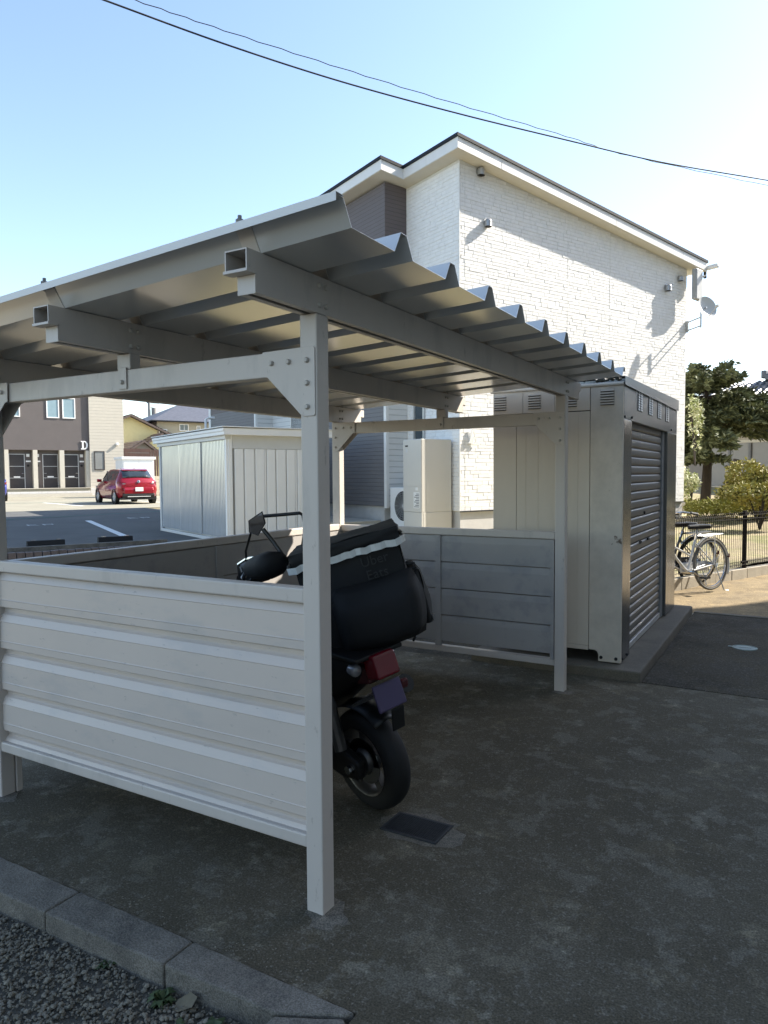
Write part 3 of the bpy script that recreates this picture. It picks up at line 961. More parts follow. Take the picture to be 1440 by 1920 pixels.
# porch with tiled step
MB().box(-1.5, -E_ - .02, 1.75, 3.6, .30, .60).build('porch', M_FOUND, house)
t0 = None
for i in range(7):
    o = MB().box(-1.52, -1.5005, 1.76 + i * .26, 1.76 + i * .26 + .25, .34, .585).build('tile', M_WHITESIDE, house)
MB().box(-1.53, -E_ - .02, 1.73, 3.6, .601, .63).build('porch_top', M_CREAM, house)
# side windows
def window(par, a, b0, b1, z0, z1, axis='w', glass=None, fr=.04, m=None, off=0.0):
    m = m or M_ALU; glass = glass or M_GLASS
    f = MB()
    if axis == 'w':
        B = lambda u0, u1, w0, w1, d0, d1: f.box(a - d1, a - d0, u0, u1, w0, w1)
    else:
        B = lambda u0, u1, w0, w1, d0, d1: f.box(u0, u1, a - d1, a - d0, w0, w1)
    B(b0, b1, z0, z0 + fr, .001, .045); B(b0, b1, z1 - fr, z1, .001, .045)
    B(b0, b0 + fr, z0 + fr, z1 - fr, .001, .045); B(b1 - fr, b1, z0 + fr, z1 - fr, .001, .045)
    fo = f.build('window', m, par)
    p_ = MB()
    if axis == 'w': p_.box(a - .020, a - .012, b0 + fr, b1 - fr, z0 + fr, z1 - fr)
    else: p_.box(b0 + fr, b1 - fr, a - .020, a - .012, z0 + fr, z1 - fr)
    p_.build('pane', glass, fo)
    return fo


window(house, -.0, .98, 1.31, 1.75, 3.05)
window(house, -.0, 4.7, 6.4, 1.4, 3.0, glass=M_GLASSGREY)
# roof: dark metal sheet, white fascia, cream soffit
RT = lambda a: 6.945 + .232 - .1235 * a
outline = [(-.26, -.26), (7.12, -.26), (7.12, HB + .3), (-.76, HB + .3), (-.76, 1.29), (-.26, 1.29)]


def slab_poly(name, m, pts, lo, hi, grow=0.0):
    n = len(pts)
    cx = 3.0; cy = 5.5
    P = []
    for (a, b) in pts:
        ga = grow if a > cx else -grow
        gb_ = grow if b > 6 else (-grow)
        P.append((a + ga, b + gb_))
    vs = [(a, b, RT(a) + lo) for a, b in P] + [(a, b, RT(a) + hi) for a, b in P]
    fs = [tuple(range(n - 1, -1, -1)), tuple(range(n, 2 * n))] + [(i, (i + 1) % n, n + (i + 1) % n, n + i) for i in range(n)]
    return MB().add(vs, fs).build(name, m, house)


slab_poly('roof', M_ROOFDK, outline, -.045, .012, .022)
slab_poly('fascia', M_WHITE, outline, -.225, -.0455, 0)
slab_poly('soffit', M_SOFFIT, outline, -.231, -.2255, -.016)
# fascia joints
for aa in (.75, 3.9, 6.2):
    MB().box(aa, aa + .006, -.2635, -.2605, RT(aa) - .23, RT(aa) - .05).build('fascia_joint', M_JOINT, house)
for bb in (.6, 2.9):
    ax_ = -.76 if bb > 1.1 else -.26
    MB().box(ax_ - .0035, ax_ - .0005, bb, bb + .006, RT(ax_) - .23, RT(ax_) - .05).build('fascia_joint', M_JOINT, house)
# gutter on the low side
MB().box(7.125, 7.24, -.5, HB, RT(7.1) - .19, RT(7.1) - .10).build('gutter', M_WHITE, house, bevel=.02)
MB().tube([(7.18, -.2, RT(7.1) - .19), (7.18, -.2, RT(7.1) - .30), (6.95, -.08, RT(7.1) - .42)], .022, 10).build('gutter_elbow', M_WHITE, house, smooth=60)
MB().cyl((7.18, -.18, RT(7.1) - .36), (7.18, -.18, RT(7.1) - .22), .035, 10).build('gutter_outlet', M_BLACKP, house)
# vent hoods


def vent(a, z, s=1.0):
    q = MB()
    n = 12
    ring = [(math.cos(math.pi * k / n), math.sin(math.pi * k / n)) for k in range(n + 1)]
    r = .066 * s; dpt = .10 * s; hh = .085 * s
    cy = -.018 - r * .75
    prof = [(r * 1.03, -hh)] + [(r, -hh + .006), (r, 0)] + [(r * math.cos(t), r * .85 * math.sin(t)) for t in np.linspace(.2, math.pi / 2, 6)]
    q.lathe((a, cy, z), (0, 0, 1), prof, 18)
    o = q.build('vent_hood', M_VENT, house, smooth=50)
    MB().lathe((a, cy, z), (0, 0, 1), [(0, -hh + .004), (r * .99, -hh + .004)], 18).build('vent_mesh', M_DARK, o)
    MB().lathe((a, -.0195, z - .012), (0, -1, 0), [(r * 1.22, 0), (r * 1.22, .006), (r * .9, .008)], 20).build('vent_flange', M_VENT, o)


vent(.44, 6.83, 1.0); vent(.61, 5.98, 1.0); vent(5.96, 5.60, 1.05); vent(6.43, 5.87, .85)
# letter A on the wall
q = MB()
q.prism([(0.175, 2.07), (.225, 2.07), (.285, 2.30), (.27, 2.33), (.25, 2.33)], 'y', -.055, -.035)
q.prism([(.375, 2.07), (.325, 2.07), (.271, 2.30), (.2715, 2.33), (.30, 2.33)], 'y', -.0549, -.0351)
q.prism([(.222, 2.13), (.328, 2.13), (.318, 2.165), (.232, 2.165)], 'y', -.0548, -.0352)
q.box(.155, .245, -.0552, -.0348, 2.055, 2.075); q.box(.305, .395, -.0552, -.0348, 2.055, 2.075)
q.box(.24, .26, -.036, -.0, 2.14, 2.155); q.box(.29, .31, -.036, -.0, 2.14, 2.155)
q.build('letter', M_WHITE, house)

# flat antenna and satellite dish, things fixed to the house
o = MB().box(-.16, .16, -.06, .06, -.34, .34).build('panel_antenna', M_ANT, bevel=.025)
o.location = W(6.78, -.24, 5.72); o.rotation_euler = (0, 0, HTH + rad(8))
tag(o, 'white flat box antenna under the low roof corner of the stone-clad house', 'antenna')
dish = thing('satellite_dish', 'grey satellite dish on a bent arm at the corner of the house', 'satellite dish', W(6.75, -.02, 4.75), HTH)
q = MB(); n = 20
prof = [(0, .055), (.08, .05), (.16, .032), (.23, 0.004), (.25, -.006), (.25, .0), (.23, .010), (.16, .038), (.08, .056), (0, .061)]
cd = Vector((-.02, -.50, .42))
face = Vector((-.27, -.94, .25)).normalized()
q.lathe(cd, -face, prof, 28)
q.build('reflector', M_DISH, dish, smooth=60)
MB().tube([(-.02, -.01, .16), (.0, -.34, .23)], .016, 8).build('arm', M_VENT, dish)
MB().tube([(-.02, -.01, -.02), (.0, -.34, .04)], .016, 8).build('arm', M_VENT, dish)
MB().tube([(.0, -.34, .0), (.0, -.34, .40), cd - face * .02], .02, 8).build('mast', M_VENT, dish)
MB().tube([cd - Vector((0, 0, .25)), cd + face * .30 - Vector((0, 0, .12))], .009, 6).build('feed_arm', M_DISH, dish)
MB().lathe(cd + face * .30 - Vector((0, 0, .12)), -face, [(0, -.05), (.03, -.05), (.035, .03), (0, .04)], 12).build('feed_horn', M_DISH, dish)
MB().box(-.03, .0, -.05, .03, -.06, .2).build('bracket', M_VENT, dish)

# hot-water tank unit and outdoor fan unit beside the house
tk = thing('water_heater_tank', 'tall ivory hot water tank cabinet beside the white house corner', 'water heater', W(-.40, .42, .30), HTH)
MB().box(-.33, .33, -.26, .26, .0, .12).build('base', M_FOUND, tk)
MB().box(-.335, .335, -.265, .265, .55, 1.825).build('cabinet', M_TANK, tk, bevel=.01)
MB().box(-.34, -.3355, -.262, .262, .556, .9975).build('front_panel', M_TANK, tk, bevel=.003)
MB().box(-.34, -.3355, -.262, .262, 1.004, 1.815).build('front_panel', M_TANK, tk, bevel=.003)
MB().box(-.30, .335, -.268, .26, .121, .549).build('leg_cover', M_TANK, tk, bevel=.004)
MB().box(-.336, -.302, -.266, .262, .121, .549).build('pipe_cover', M_TANK, tk, bevel=.003)
MB().box(-.342, -.3402, -.215, -.04, .62, .90).build('caution_label', M_WHITE, tk)
q = MB()
for k in range(9): q.box(-.3428, -.3422, -.20, -.06 - .03 * (k % 3), .64 + .028 * k, .65 + .028 * k)
q.build('label_print', M_DARK, tk)
MB().box(-.342, -.3402, .12, .20, 1.70, 1.725).build('maker_plate', M_DARK, tk)
MB().box(-.342, -.3402, .13, .18, 1.60, 1.66).build('dial_plate', M_STOT, tk)
MB().box(-.344, -.3402, -.17, -.10, .93, .985).build('latch', M_WHITE, tk)
ou = thing('outdoor_fan_unit', 'white outdoor heat pump fan unit next to the hot water tank', 'heat pump', W(-.36, 1.05, .55), HTH)
MB().box(-.16, .2, -.36, .36, .0, .72).build('casing', M_STOW, ou, bevel=.012)
MB().lathe((-.162, -.06, .38), (-1, 0, 0), [(0, .004), (.05, .006), (.26, .006), (.275, .0), (.275, -.003)], 28).build('fan_guard', M_BLACKP, ou, smooth=50)
q = MB()
for k in range(1, 7): q.torus((-.170, -.06, .38), (1, 0, 0), .04 * k, .0025, 28, 4)
for k in range(8):
    t = math.pi * k / 8
    q.cyl((-.170, -.06 - .26 * math.cos(t), .38 - .26 * math.sin(t)), (-.170, -.06 + .26 * math.cos(t), .38 + .26 * math.sin(t)), .0025, 4)
q.build('fan_grille', M_STOT, ou)
for s_ in (-.3, .3): MB().box(-.14, .18, s_ - .04, s_ + .04, -.25, -.001).build('foot', M_FOUND, ou)

# ================================================================== OFF-FRAME BUILDING THAT SHADES THE YARD
apt = thing('neighbour_building', 'tall beige rendered building on the right whose shadow covers the forecourt', 'building', (0, 0, 0))
MB().box(9.0, 20, -16, 14.2, -.1, 16.4).build('wall', M_APT, apt)
MB().box(9.0, 20, 14.2005, 16.96, -.1, 13.3).build('wing', M_APT, apt)
MB().box(8.85, 20.1, -16.1, 14.25, 16.4005, 16.55).build('roof', M_ROOFDK, apt)
MB().box(8.98, 20.1, 14.2505, 16.98, 13.3005, 13.4).build('wing_roof', M_ROOFDK, apt)
for yy in (-10, -6, -2, 2.2, 6.4, 10.6):
    for zz in (1.0, 3.9, 6.8, 9.7, 12.6):
        f = MB()
        f.box(8.95, 8.999, yy, yy + 1.7, zz, zz + .06); f.box(8.95, 8.999, yy, yy + 1.7, zz + 1.24, zz + 1.3)
        f.box(8.95, 8.999, yy, yy + .06, zz + .06, zz + 1.24); f.box(8.95, 8.999, yy + 1.64, yy + 1.7, zz + .06, zz + 1.24)
        fo = f.build('window', M_ALU, apt)
        MB().box(8.975, 8.985, yy + .06, yy + 1.64, zz + .06, zz + 1.24).build('pane', M_GLASS, fo)

gh = thing('added_reflection_house', 'added unseen low dark grey house, there for reflections in the store header', 'house', (0, 0, 0))  # unseen house, added only to darken reflections in the store header
MB().box(8, 17, 19.5, 29, -.1, 5.6).build('wall', M_GREYH, gh)
MB().prism([(7.6, 5.601), (17.4, 5.601), (12.5, 7.2)], 'y', 19.1, 29.4).build('roof', M_TILEGR, gh)
for yy in (21, 25):
    for zz in (.9, 3.5): window(gh, 8.0, yy, yy + 1.7, zz, zz + 1.2, 'w', M_GLASS, .06, M_ALU)

# ================================================================== PANELLED STORAGE SHED ON THE LOT
SA, SB = -3.52, 1.92                       # near right corner in the house frame
st = thing('storage_shed', 'white panelled storage shed with glossy grey sliding doors at the lot edge', 'shed', W(SA, SB, .35), HTH)
LA, LB, SH = 1.9, 3.75, 1.88
MB().box(.03, LA, .03, LB, .0, SH - .02).build('body', M_STOT, st)
MB().box(-.03, LA + .02, -.03, LB + .02, -.05, .055).build('base', M_STOT, st, bevel=.005)
# right face ribbed panels
x = .10
i = 0
while x < LA - .05:
    w = .185 if i % 3 != 1 else .205
    MB().prism([(x, -.002), (x + .012, -.016), (x + w - .03, -.016), (x + w - .018, -.002), (x + w - .018, .03), (x, .03)], 'z', .06, SH - .26).build('wall_panel', M_STOW, st)
    if i % 3 == 2:
        MB().box(x + w - .016, x + w + .012, -.010, .03, .06, SH - .26).build('panel_joint', M_STOW, st)
        x += .03
    x += w
    i += 1
MB().box(.06, LA, -.013, .03, SH - .255, SH - .03).build('upper_band', M_STOT, st, bevel=.003)
MB().box(-.01, .055, -.025, .05, .06, SH - .03).build('corner_post', M_STOW, st, bevel=.004)
MB().box(.0555, .078, -.006, .03, .06, SH - .03).build('corner_post', M_POLE, st)
# roof with stepped fascia, slightly sloped
MB().prism([(-.13, SH - .03), (-.13, SH + .03), (-.145, SH + .035), (-.145, SH + .085), (LA + .1, SH + .10), (LA + .1, SH - .03)], 'y', -.13, LB + .1).build('roof', M_STOW, st, bevel=.006)
MB().box(-.165, LA + .12, -.155, LB + .12, SH + .1005, SH + .116).build('roof_edge', M_STOW, st, bevel=.004)
# sliding doors on the left face
for (b0, b1, d) in ((.06, 1.28, -.012), (1.27, 2.50, -.030), (2.49, 3.66, -.012)):
    MB().box(d, d + .012, b0, b1, .08, SH - .04).build('door', M_STOG, st, bevel=.002)
    q = MB()
    n = int((b1 - b0) / .07)
    for k in range(n): q.box(d - .004, d - .0002, b0 + .02 + k * .07, b0 + .05 + k * .07, .10, SH - .06)
    q.build('door_rib', M_STOG, st)
MB().box(-.034, .02, 3.665, LB, .055, SH - .03).build('door_post', M_STOT, st, bevel=.004)
MB().box(-.05, .02, -.01, .055, .055, SH - .03).build('door_post', M_STOW, st, bevel=.004)
MB().box(-.07, .03, -.03, LB + .01, SH - .095, SH - .0305).build('door_rail', M_STOT, st)

# wheel stops, vent pipe
ws0 = thing('wheel_stop', 'black rubber wheel stop left of the painted bay line', 'wheel stop', W(-6.25, 2.95, .35), HTH + .02, 'wheel stops at the lot edge')
MB().prism([(-.085, 0), (.085, 0), (.045, .14), (-.045, .14)], 'x', -.28, .28).build('body', M_RUBBER, ws0, bevel=.008)
for s_ in (-.19, .19): MB().box(s_ - .035, s_ + .035, -.03, .03, .1405, .146).build('reflector', M_CLEAR, ws0)
copy_tree(ws0, None, W(-5.16, 2.98, .35), (0, 0, HTH - .03), 'black rubber wheel stop right beside the painted bay line')
MB_k = MB().box(-12, -4.4, -.06, .06, 0, .075).build('lot_kerb', M_KERB)
MB_k.location = W(0, 2.62, .35); MB_k.rotation_euler = (0, 0, HTH); tag(MB_k, kind='structure')
vp = thing('vent_pipe', 'thin white pipe with a bent top behind the storage shed', 'pipe', W(-1.55, 8.2, .35), HTH)
MB().tube([(0, 0, 0), (0, 0, 2.62), (.08, -.02, 2.66), (.22, -.05, 2.66)], .035, 8).build('pipe', M_WHITE, vp, smooth=60)
MB().box(-.07, .07, -.07, .07, 0, .05).build('base', M_FOUND, vp)

# ================================================================== APARTMENT BUILDING WITH THE LETTER D
DB = thing('apartment_block', 'taupe and beige apartment block with three dark doors and the letter D', 'building', W(0, 39.0, .35), HTH)
D = lambda *a: MB().box(*a)
D(-9, 2.25, 0, 8, 2.86, 7.6).build('upper_wall', M_DBROWN, DB)
D(-9, 2.25, .45, 8, .47, 2.8595).build('recess_wall', M_DBROWN, DB)
D(2.2505, 4.38, -.12, 8, .15, 7.75).build('side_block', M_DBEIGE, DB)
D(2.2505, 4.45, -.16, 8, 7.7505, 7.9).build('roof_edge', M_ROOFDK, DB)
D(-9, 2.25, -.05, 8, 7.6005, 7.75).build('roof_edge', M_ROOFDK, DB)
D(-9, 2.1, -.75, .449, .30, .47).build('platform', M_LOTC, DB)
D(-9, 2.12, -.80, -.30, .4705, .50).build('platform_edge', M_CREAM, DB)
D(-9, 2.12, -1.1, -.801, .0, .16).build('step', M_CREAM, DB)
for k in range(22):
    D(-8.9 + k * .5, -8.9 + k * .5 + .485, -.765, -.7505, .17, .298).build('step_tile', M_FOUND, DB)
D(-9, 2.1, -.749, -.3, .0, .299).build('platform_base', M_FOUND, DB)
D(2.13, 2.5, -.7, -.125, 0, .45).build('end_block', M_FOUND, DB)
for (x0, x1) in ((-5.2, -4.95), (-2.62, -2.40), (-1.05, -.80), (.47, .74), (2.02, 2.249)):
    D(x0, x1, -.02, .44, .505, 2.8595).build('column', M_CREAM, DB)
for (x0, x1, hs, ls) in ((-2.36, -1.46, 1, 1), (-.46, .44, -1, -1), (.76, 1.66, 1, 1)):
    z0, z1 = .505, 2.62
    f = MB()
    f.box(x0, x0 + .04, .40, .449, z0, z1); f.box(x1 - .04, x1, .40, .449, z0, z1); f.box(x0 + .04, x1 - .04, .40, .449, z1 - .04, z1)
    f.build('door_frame', M_ALU, DB)
    d = D(x0 + .045, x1 - .045, .415, .448, z0 + .01, z1 - .045).build('door', M_DOOR, DB)
    for zz in (1.12, 1.84): D(x0 + .046, x1 - .046, .409, .4145, zz, zz + .03).build('door_strip', M_ALU, d)
    hx = x1 - .2 if hs > 0 else x0 + .07
    D(hx, hx + .14, .37, .4145, 1.40, 1.43).build('door_handle', M_CHROME, d)
    D(hx + .05, hx + .08, .405, .4145, 1.06, 1.09).build('lock', M_CHROME, d)
    D((x0 + x1) / 2 - .19, (x0 + x1) / 2 + .17, .395, .4145, 1.16, 1.24).build('letter_slot', M_STOW, d)
    lx = x1 + .09 if ls > 0 else x0 - .37
    D(lx, lx + .17, .33, .4495, 2.44, 2.62).build('porch_lamp', M_WHITE, DB)
    D(lx - .03, lx + .25, .43, .4495, 2.12, 2.21).build('name_plate', M_STOW, DB)
    MB().lathe((lx + .09, .4495, 1.90), (0, -1, 0), [(.075, 0), (.075, .02), (.05, .03), (0, .03)], 12).build('intercom', M_DARK, DB)
for (x0, x1) in ((-.22, .51), (.70, 1.46)):
    window(DB, 0.0, x0, x1, 4.86, 6.15, 'n', M_GLASSBLUE, .06, M_WHITE)
window(DB, 0.0, -2.35, -1.70, 4.86, 5.6, 'n', M_GLASSBLUE, .06, M_WHITE)
window(DB, -.12, 2.50, 3.14, 1.62, 2.83, 'n', M_GLASSGREY, .05, M_DOOR)
o = MB().lathe((3.94, -.12, 3.29), (0, -1, 0), [(.10, 0), (.10, .10), (.07, .16), (0, .17)], 14).build('wall_lamp', M_WHITE, DB)
# slab-serif D
q = MB()
q.box(1.80, 1.90, -.06, -.02, 2.98, 3.42)
q.box(1.74, 1.955, -.0605, -.0195, 2.93, 3.0); q.box(1.74, 1.955, -.0605, -.0195, 3.40, 3.47)
n = 14
P = []
for k in range(n + 1):
    t = -math.pi / 2 + math.pi * k / n
    P.append((1.95 + .205 * math.cos(t), 3.2 + .27 * math.sin(t), 1.95 + .10 * math.cos(t), 3.2 + .20 * math.sin(t)))
for k in range(n):
    a, b = P[k], P[k + 1]
    q.prism([(a[2], a[3]), (a[0], a[1]), (b[0], b[1]), (b[2], b[3])], 'y', -.06, -.02)
q.box(1.84, 1.87, -.0198, -.0, 3.1, 3.13); q.box(2.05, 2.08, -.0198, -.0, 3.1, 3.13)
q.build('letter', M_WHITE, DB)

# ================================================================== CARS
def car(name, label, paint, loc, rotz, group):
    c = thing(name, label, 'car', loc, rotz, group)
    ST = [(.03, (.42, .60, .80, .88), (.60, .70, .68, .52)),
          (.09, (.32, .60, .90, 1.00), (.71, .80, .76, .60)),
          (.22, (.26, .62, .97, 1.14), (.77, .835, .795, .62)),
          (.42, (.23, .64, 1.0, 1.325), (.79, .85, .805, .60)),
          (.62, (.21, .64, 1.0, 1.455), (.80, .85, .81, .585)),
          (.95, (.20, .63, .985, 1.495), (.80, .85, .815, .59)),
          (1.5, (.20, .62, .965, 1.515), (.80, .85, .815, .60)),
          (2.0, (.20, .60, .945, 1.49), (.80, .85, .81, .60)),
          (2.4, (.20, .59, .93, 1.40), (.80, .85, .81, .60)),
          (2.75, (.20, .58, .91, 1.20), (.80, .85, .80, .62)),
          (3.05, (.20, .57, .89, 1.01), (.80, .85, .79, .66)),
          (3.45, (.20, .55, .84, .94), (.79, .84, .76, .64)),
          (3.80, (.22, .52, .74, .84), (.75, .80, .70, .58)),
          (4.00, (.30, .48, .62, .70), (.62, .68, .60, .48))]
    q = MB()
    m = 15
    for (x, z, w) in ST:
        half = [(w[0] * .9, z[0]), (w[0], z[0] + .05), ((w[0] + w[1]) / 2 + .01, (z[0] + z[1]) / 2), (w[1], z[1]), ((w[1] + w[2]) / 2 + .012, (z[1] + z[2]) / 2 + .03), (w[2], z[2]), (w[3], z[3] - .025)]
        ring = [(x, y, zz) for y, zz in half] + [(x, 0, z[3])] + [(x, -y, zz) for y, zz in half[::-1]]
        q.v += ring
    for i in range(len(ST) - 1):
        for k in range(m - 1):
            q.f.append((i * m + k, (i + 1) * m + k, (i + 1) * m + k + 1, i * m + k + 1))
        q.f.append((i * m + m - 1, (i + 1) * m + m - 1, (i + 1) * m, i * m))
    q.f.append(tuple(range(m)))
    e = (len(ST) - 1) * m
    q.f.append(tuple(e + k for k in range(m - 1, -1, -1)))
    q.build('body', paint, c, smooth=52)

    def surf(x, t):                         # greenhouse side between belt (t=0) and roof edge (t=1)
        for i in range(len(ST) - 1):
            if ST[i][0] <= x <= ST[i + 1][0]:
                f = (x - ST[i][0]) / (ST[i + 1][0] - ST[i][0])
                L = lambda a, b: a + (b - a) * f
                w2, w3 = L(ST[i][2][2], ST[i + 1][2][2]), L(ST[i][2][3], ST[i + 1][2][3])
                z2, z3 = L(ST[i][1][2], ST[i + 1][1][2]), L(ST[i][1][3], ST[i + 1][1][3]) - .025
                return w2 + (w3 - w2) * t, z2 + (z3 - z2) * t
    for sg in (-1, 1):
        for (xa, xb) in ((.62, 1.02), (1.08, 1.72), (1.80, 2.62)):
            q = MB()
            n = 5
            for k in range(n + 1):
                x = xa + (xb - xa) * k / n
                y0, z0 = surf(x, .06); y1, z1 = surf(x, .88)
                q.v += [(x, sg * (y0 + .006), z0), (x, sg * (y1 + .006), z1)]
            for k in range(n): q.f.append((2 * k, 2 * k + 2, 2 * k + 3, 2 * k + 1) if sg < 0 else (2 * k + 1, 2 * k + 3, 2 * k + 2, 2 * k))
            q.build('side_window', M_CARGLASS, c)
    # rear window follows the sloping hatch
    q = MB()
    for (x, z, w) in ((.205, 1.13, .60), (.31, 1.245, .59), (.42, 1.345, .575), (.525, 1.415, .55)):
        q.v += [(x - .016, y * w, z - .0 - abs(y) ** 2 * .012) for y in (-1, -.5, 0, .5, 1)]
    for i in range(3):
        for k in range(4): q.f.append((i * 5 + k, i * 5 + k + 1, (i + 1) * 5 + k + 1, (i + 1) * 5 + k))
    q.build('rear_window', M_CARGLASS, c, smooth=60, thick=.012)
    q = MB().prism([(.47, 1.425), (.60, 1.478), (.80, 1.50), (.80, 1.515), (.50, 1.455)], 'y', -.54, .54)
    q.build('spoiler', paint, c, bevel=.008)
    q = MB()
    q.add([(2.46, -.60, 1.37), (2.46, .60, 1.37), (3.02, .66, 1.02), (3.02, -.66, 1.02)], [(0, 1, 2, 3)])
    for v_ in range(len(q.v)): q.v[v_] = (q.v[v_][0] + .012, q.v[v_][1], q.v[v_][2] + .03)
    q.build('windscreen', M_CARGLASS, c, thick=.01)
    # bumper skirt, plate, emblem, lamps
    q = MB()
    q.prism([(-.02, .27), (.13, .22), (.13, .46), (-.03, .46), (-.05, .38)], 'y', -.66, .66)
    q.build('bumper_skirt', M_BLACKP, c, bevel=.02)
    MB().prism([(-.055, .44), (.05, .44), (.05, .72), (-.02, .70), (-.06, .60)], 'y', -.62, .62).build('bumper', paint, c, bevel=.03)
    MB().box(-.06, -.03, -.48, .48, .31, .335).build('bumper_strip', M_STOT, c)
    MB().box(-.085, -.062, -.165, .165, .545, .71).build('number_plate', M_WHITE, c, bevel=.004)
    MB().lathe((.030, 0, .945), (-1, 0, .28), [(.065, 0), (.065, .014), (.045, .02), (0, .02)], 18).build('badge', M_CHROME, c)
    for sg in (-1, 1):
        q = MB()
        pts = [(.10, .44, .885), (.055, .50, .90), (.10, .74, .92), (.26, .815, .96), (.26, .81, .82), (.10, .755, .79), (.055, .55, .82), (.06, .46, .85)]
        q.add([(x - .018, sg * (y + .006), z) for x, y, z in pts], [tuple(range(8)) if sg < 0 else tuple(range(7, -1, -1))])
        o = q.build('tail_lamp', M_TAIL, c, thick=.03)
        MB().box(.03, .05, sg * .60 - .06, sg * .60 + .06, .845, .875).build('lamp_lens', M_CLEAR, o)
        q = MB()
        q.add([(3.98, sg * .50, .66), (3.83, sg * .70, .70), (3.60, sg * .80, .76), (3.62, sg * .79, .66), (3.85, sg * .71, .60), (3.99, sg * .54, .58)], [tuple(range(6)) if sg > 0 else tuple(range(5, -1, -1))])
        q.build('headlight', M_CLEAR, c, thick=.05)
        MB().obox((2.58, sg * .93, 1.0), (.06, 0, 0), (0, .10, 0), (0, 0, .07)).build('wing_mirror', paint, c, bevel=.03)
        MB().box(1.72, 1.79, sg * .805 - .006, sg * .805 + .006, .95, 1.42).build('pillar', M_BLACKP, c)
        for xx in (1.15, 2.1): MB().box(xx, xx + .18, sg * .852 - .012, sg * .852 + .012, .80, .825).build('door_handle', paint, c, bevel=.006)
        for xx in (.68, 3.25):
            MB().lathe((xx, sg * .70, .30), (0, sg, 0), [(.335, .0), (.345, .12), (.345, .162), (.30, .163), (.29, .10), (0, .10)], 28).build('wheel_arch', M_BLACKP, c)
            wv = thing('wheel', None, None, (xx, sg * .76, .30)); wv.parent = c
            MB().torus((0, 0, 0), (0, 1, 0), .235, .066, 28, 10, 1.35).build('tyre', M_RUBBER, wv, smooth=60)
            q = MB().lathe((0, sg * .07, 0), (0, sg, 0), [(.185, -.05), (.185, .01), (.165, .018), (.15, -.03), (0, -.03)], 24)
            for k in range(7):
                t = k * 2 * math.pi / 7
                q.bar((.03 * math.cos(t), sg * .075, .03 * math.sin(t)), (.17 * math.cos(t), sg * .085, .17 * math.sin(t)), .035, .016, (0, 1, 0))
            q.build('rim', M_ALU, wv)
    MB().tube([(.62, 0, 1.485), (.52, 0, 1.56)], .012, 6, .006).build('antenna', M_BLACKP, c)
    MB().bar((.20, .02, 1.14), (.30, -.34, 1.20), .018, .012).build('rear_wiper', M_BLACKP, c)
    MB().box(-.03, 3.9, -.74, .74, .19, .27).build('underbody', M_BLACKP, c)
    return c


car('parked_car', 'red hatchback parked in the sunlit part of the lot', M_RED, W(.34, 21.2, .353), HTH + math.pi / 2 + .03, 'cars on the lot')
car('parked_car', 'dark blue car showing only its tail behind the left shelter post', M_BLUE, W(-4.46, 29.6, .353), HTH + math.pi / 2 - .02, 'cars on the lot')

# ================================================================== BACKDROP HOUSES, SHEDS AND FENCES ON THE LEFT
sh = thing('small_storage_shed', 'small white storage cabinet behind the red car', 'shed', W(2.45, 32, .35), HTH)
MB().box(.05, 1.8, 0, 1.6, .05, 2.15).build('body', M_STOW, sh)
MB().box(-.02, 1.88, -.08, 1.7, 2.1505, 2.30).build('roof', M_STOW, sh, bevel=.01)
MB().box(0, 1.84, -.03, 1.62, 0, .05).build('base', M_STOT, sh)
for k in range(2): MB().box(.10 + k * .85, .92 + k * .85, -.015, -.0005, .08, 2.1).build('door', M_STOW, sh, bevel=.003)
bw = thing('block_wall', 'low beige block wall to the right of the red car', 'wall', W(4.1, 33.2, .35), HTH)
b0_ = MB().box(0, .39, 0, .12, 0, .19).build('block', M_BLOCK, bw, bevel=.006)
first = True
for r0 in range(6):
    for k in range(6):
        if r0 == 0 and k == 0: continue
        place(b0_, bw, (k * .4 + (.2 if r0 % 2 else 0), 0, r0 * .2))
fb = thing('board_fence', 'brown slatted board fence behind the small white cabinet', 'fence', W(3.6, 36, .35), HTH)
for k in range(7): MB().box(0, 1.66, -.01, .015, 1.0 + k * .28, 1.0 + k * .28 + .24).build('board', M_WOODBR, fb)
for k in range(8): MB().box(1.70 + k * .155, 1.70 + k * .155 + .12, -.02, .01, .95, 2.86).build('board', M_WOODBR, fb)
for x in (.02, 1.6, 2.9): MB().box(x, x + .07, .0155, .08, 0, 2.85).build('post', M_WOODBR, fb)
MB().box(0, 2.95, .0805, .2, 0, .95).build('plinth', M_BLOCK, fb)


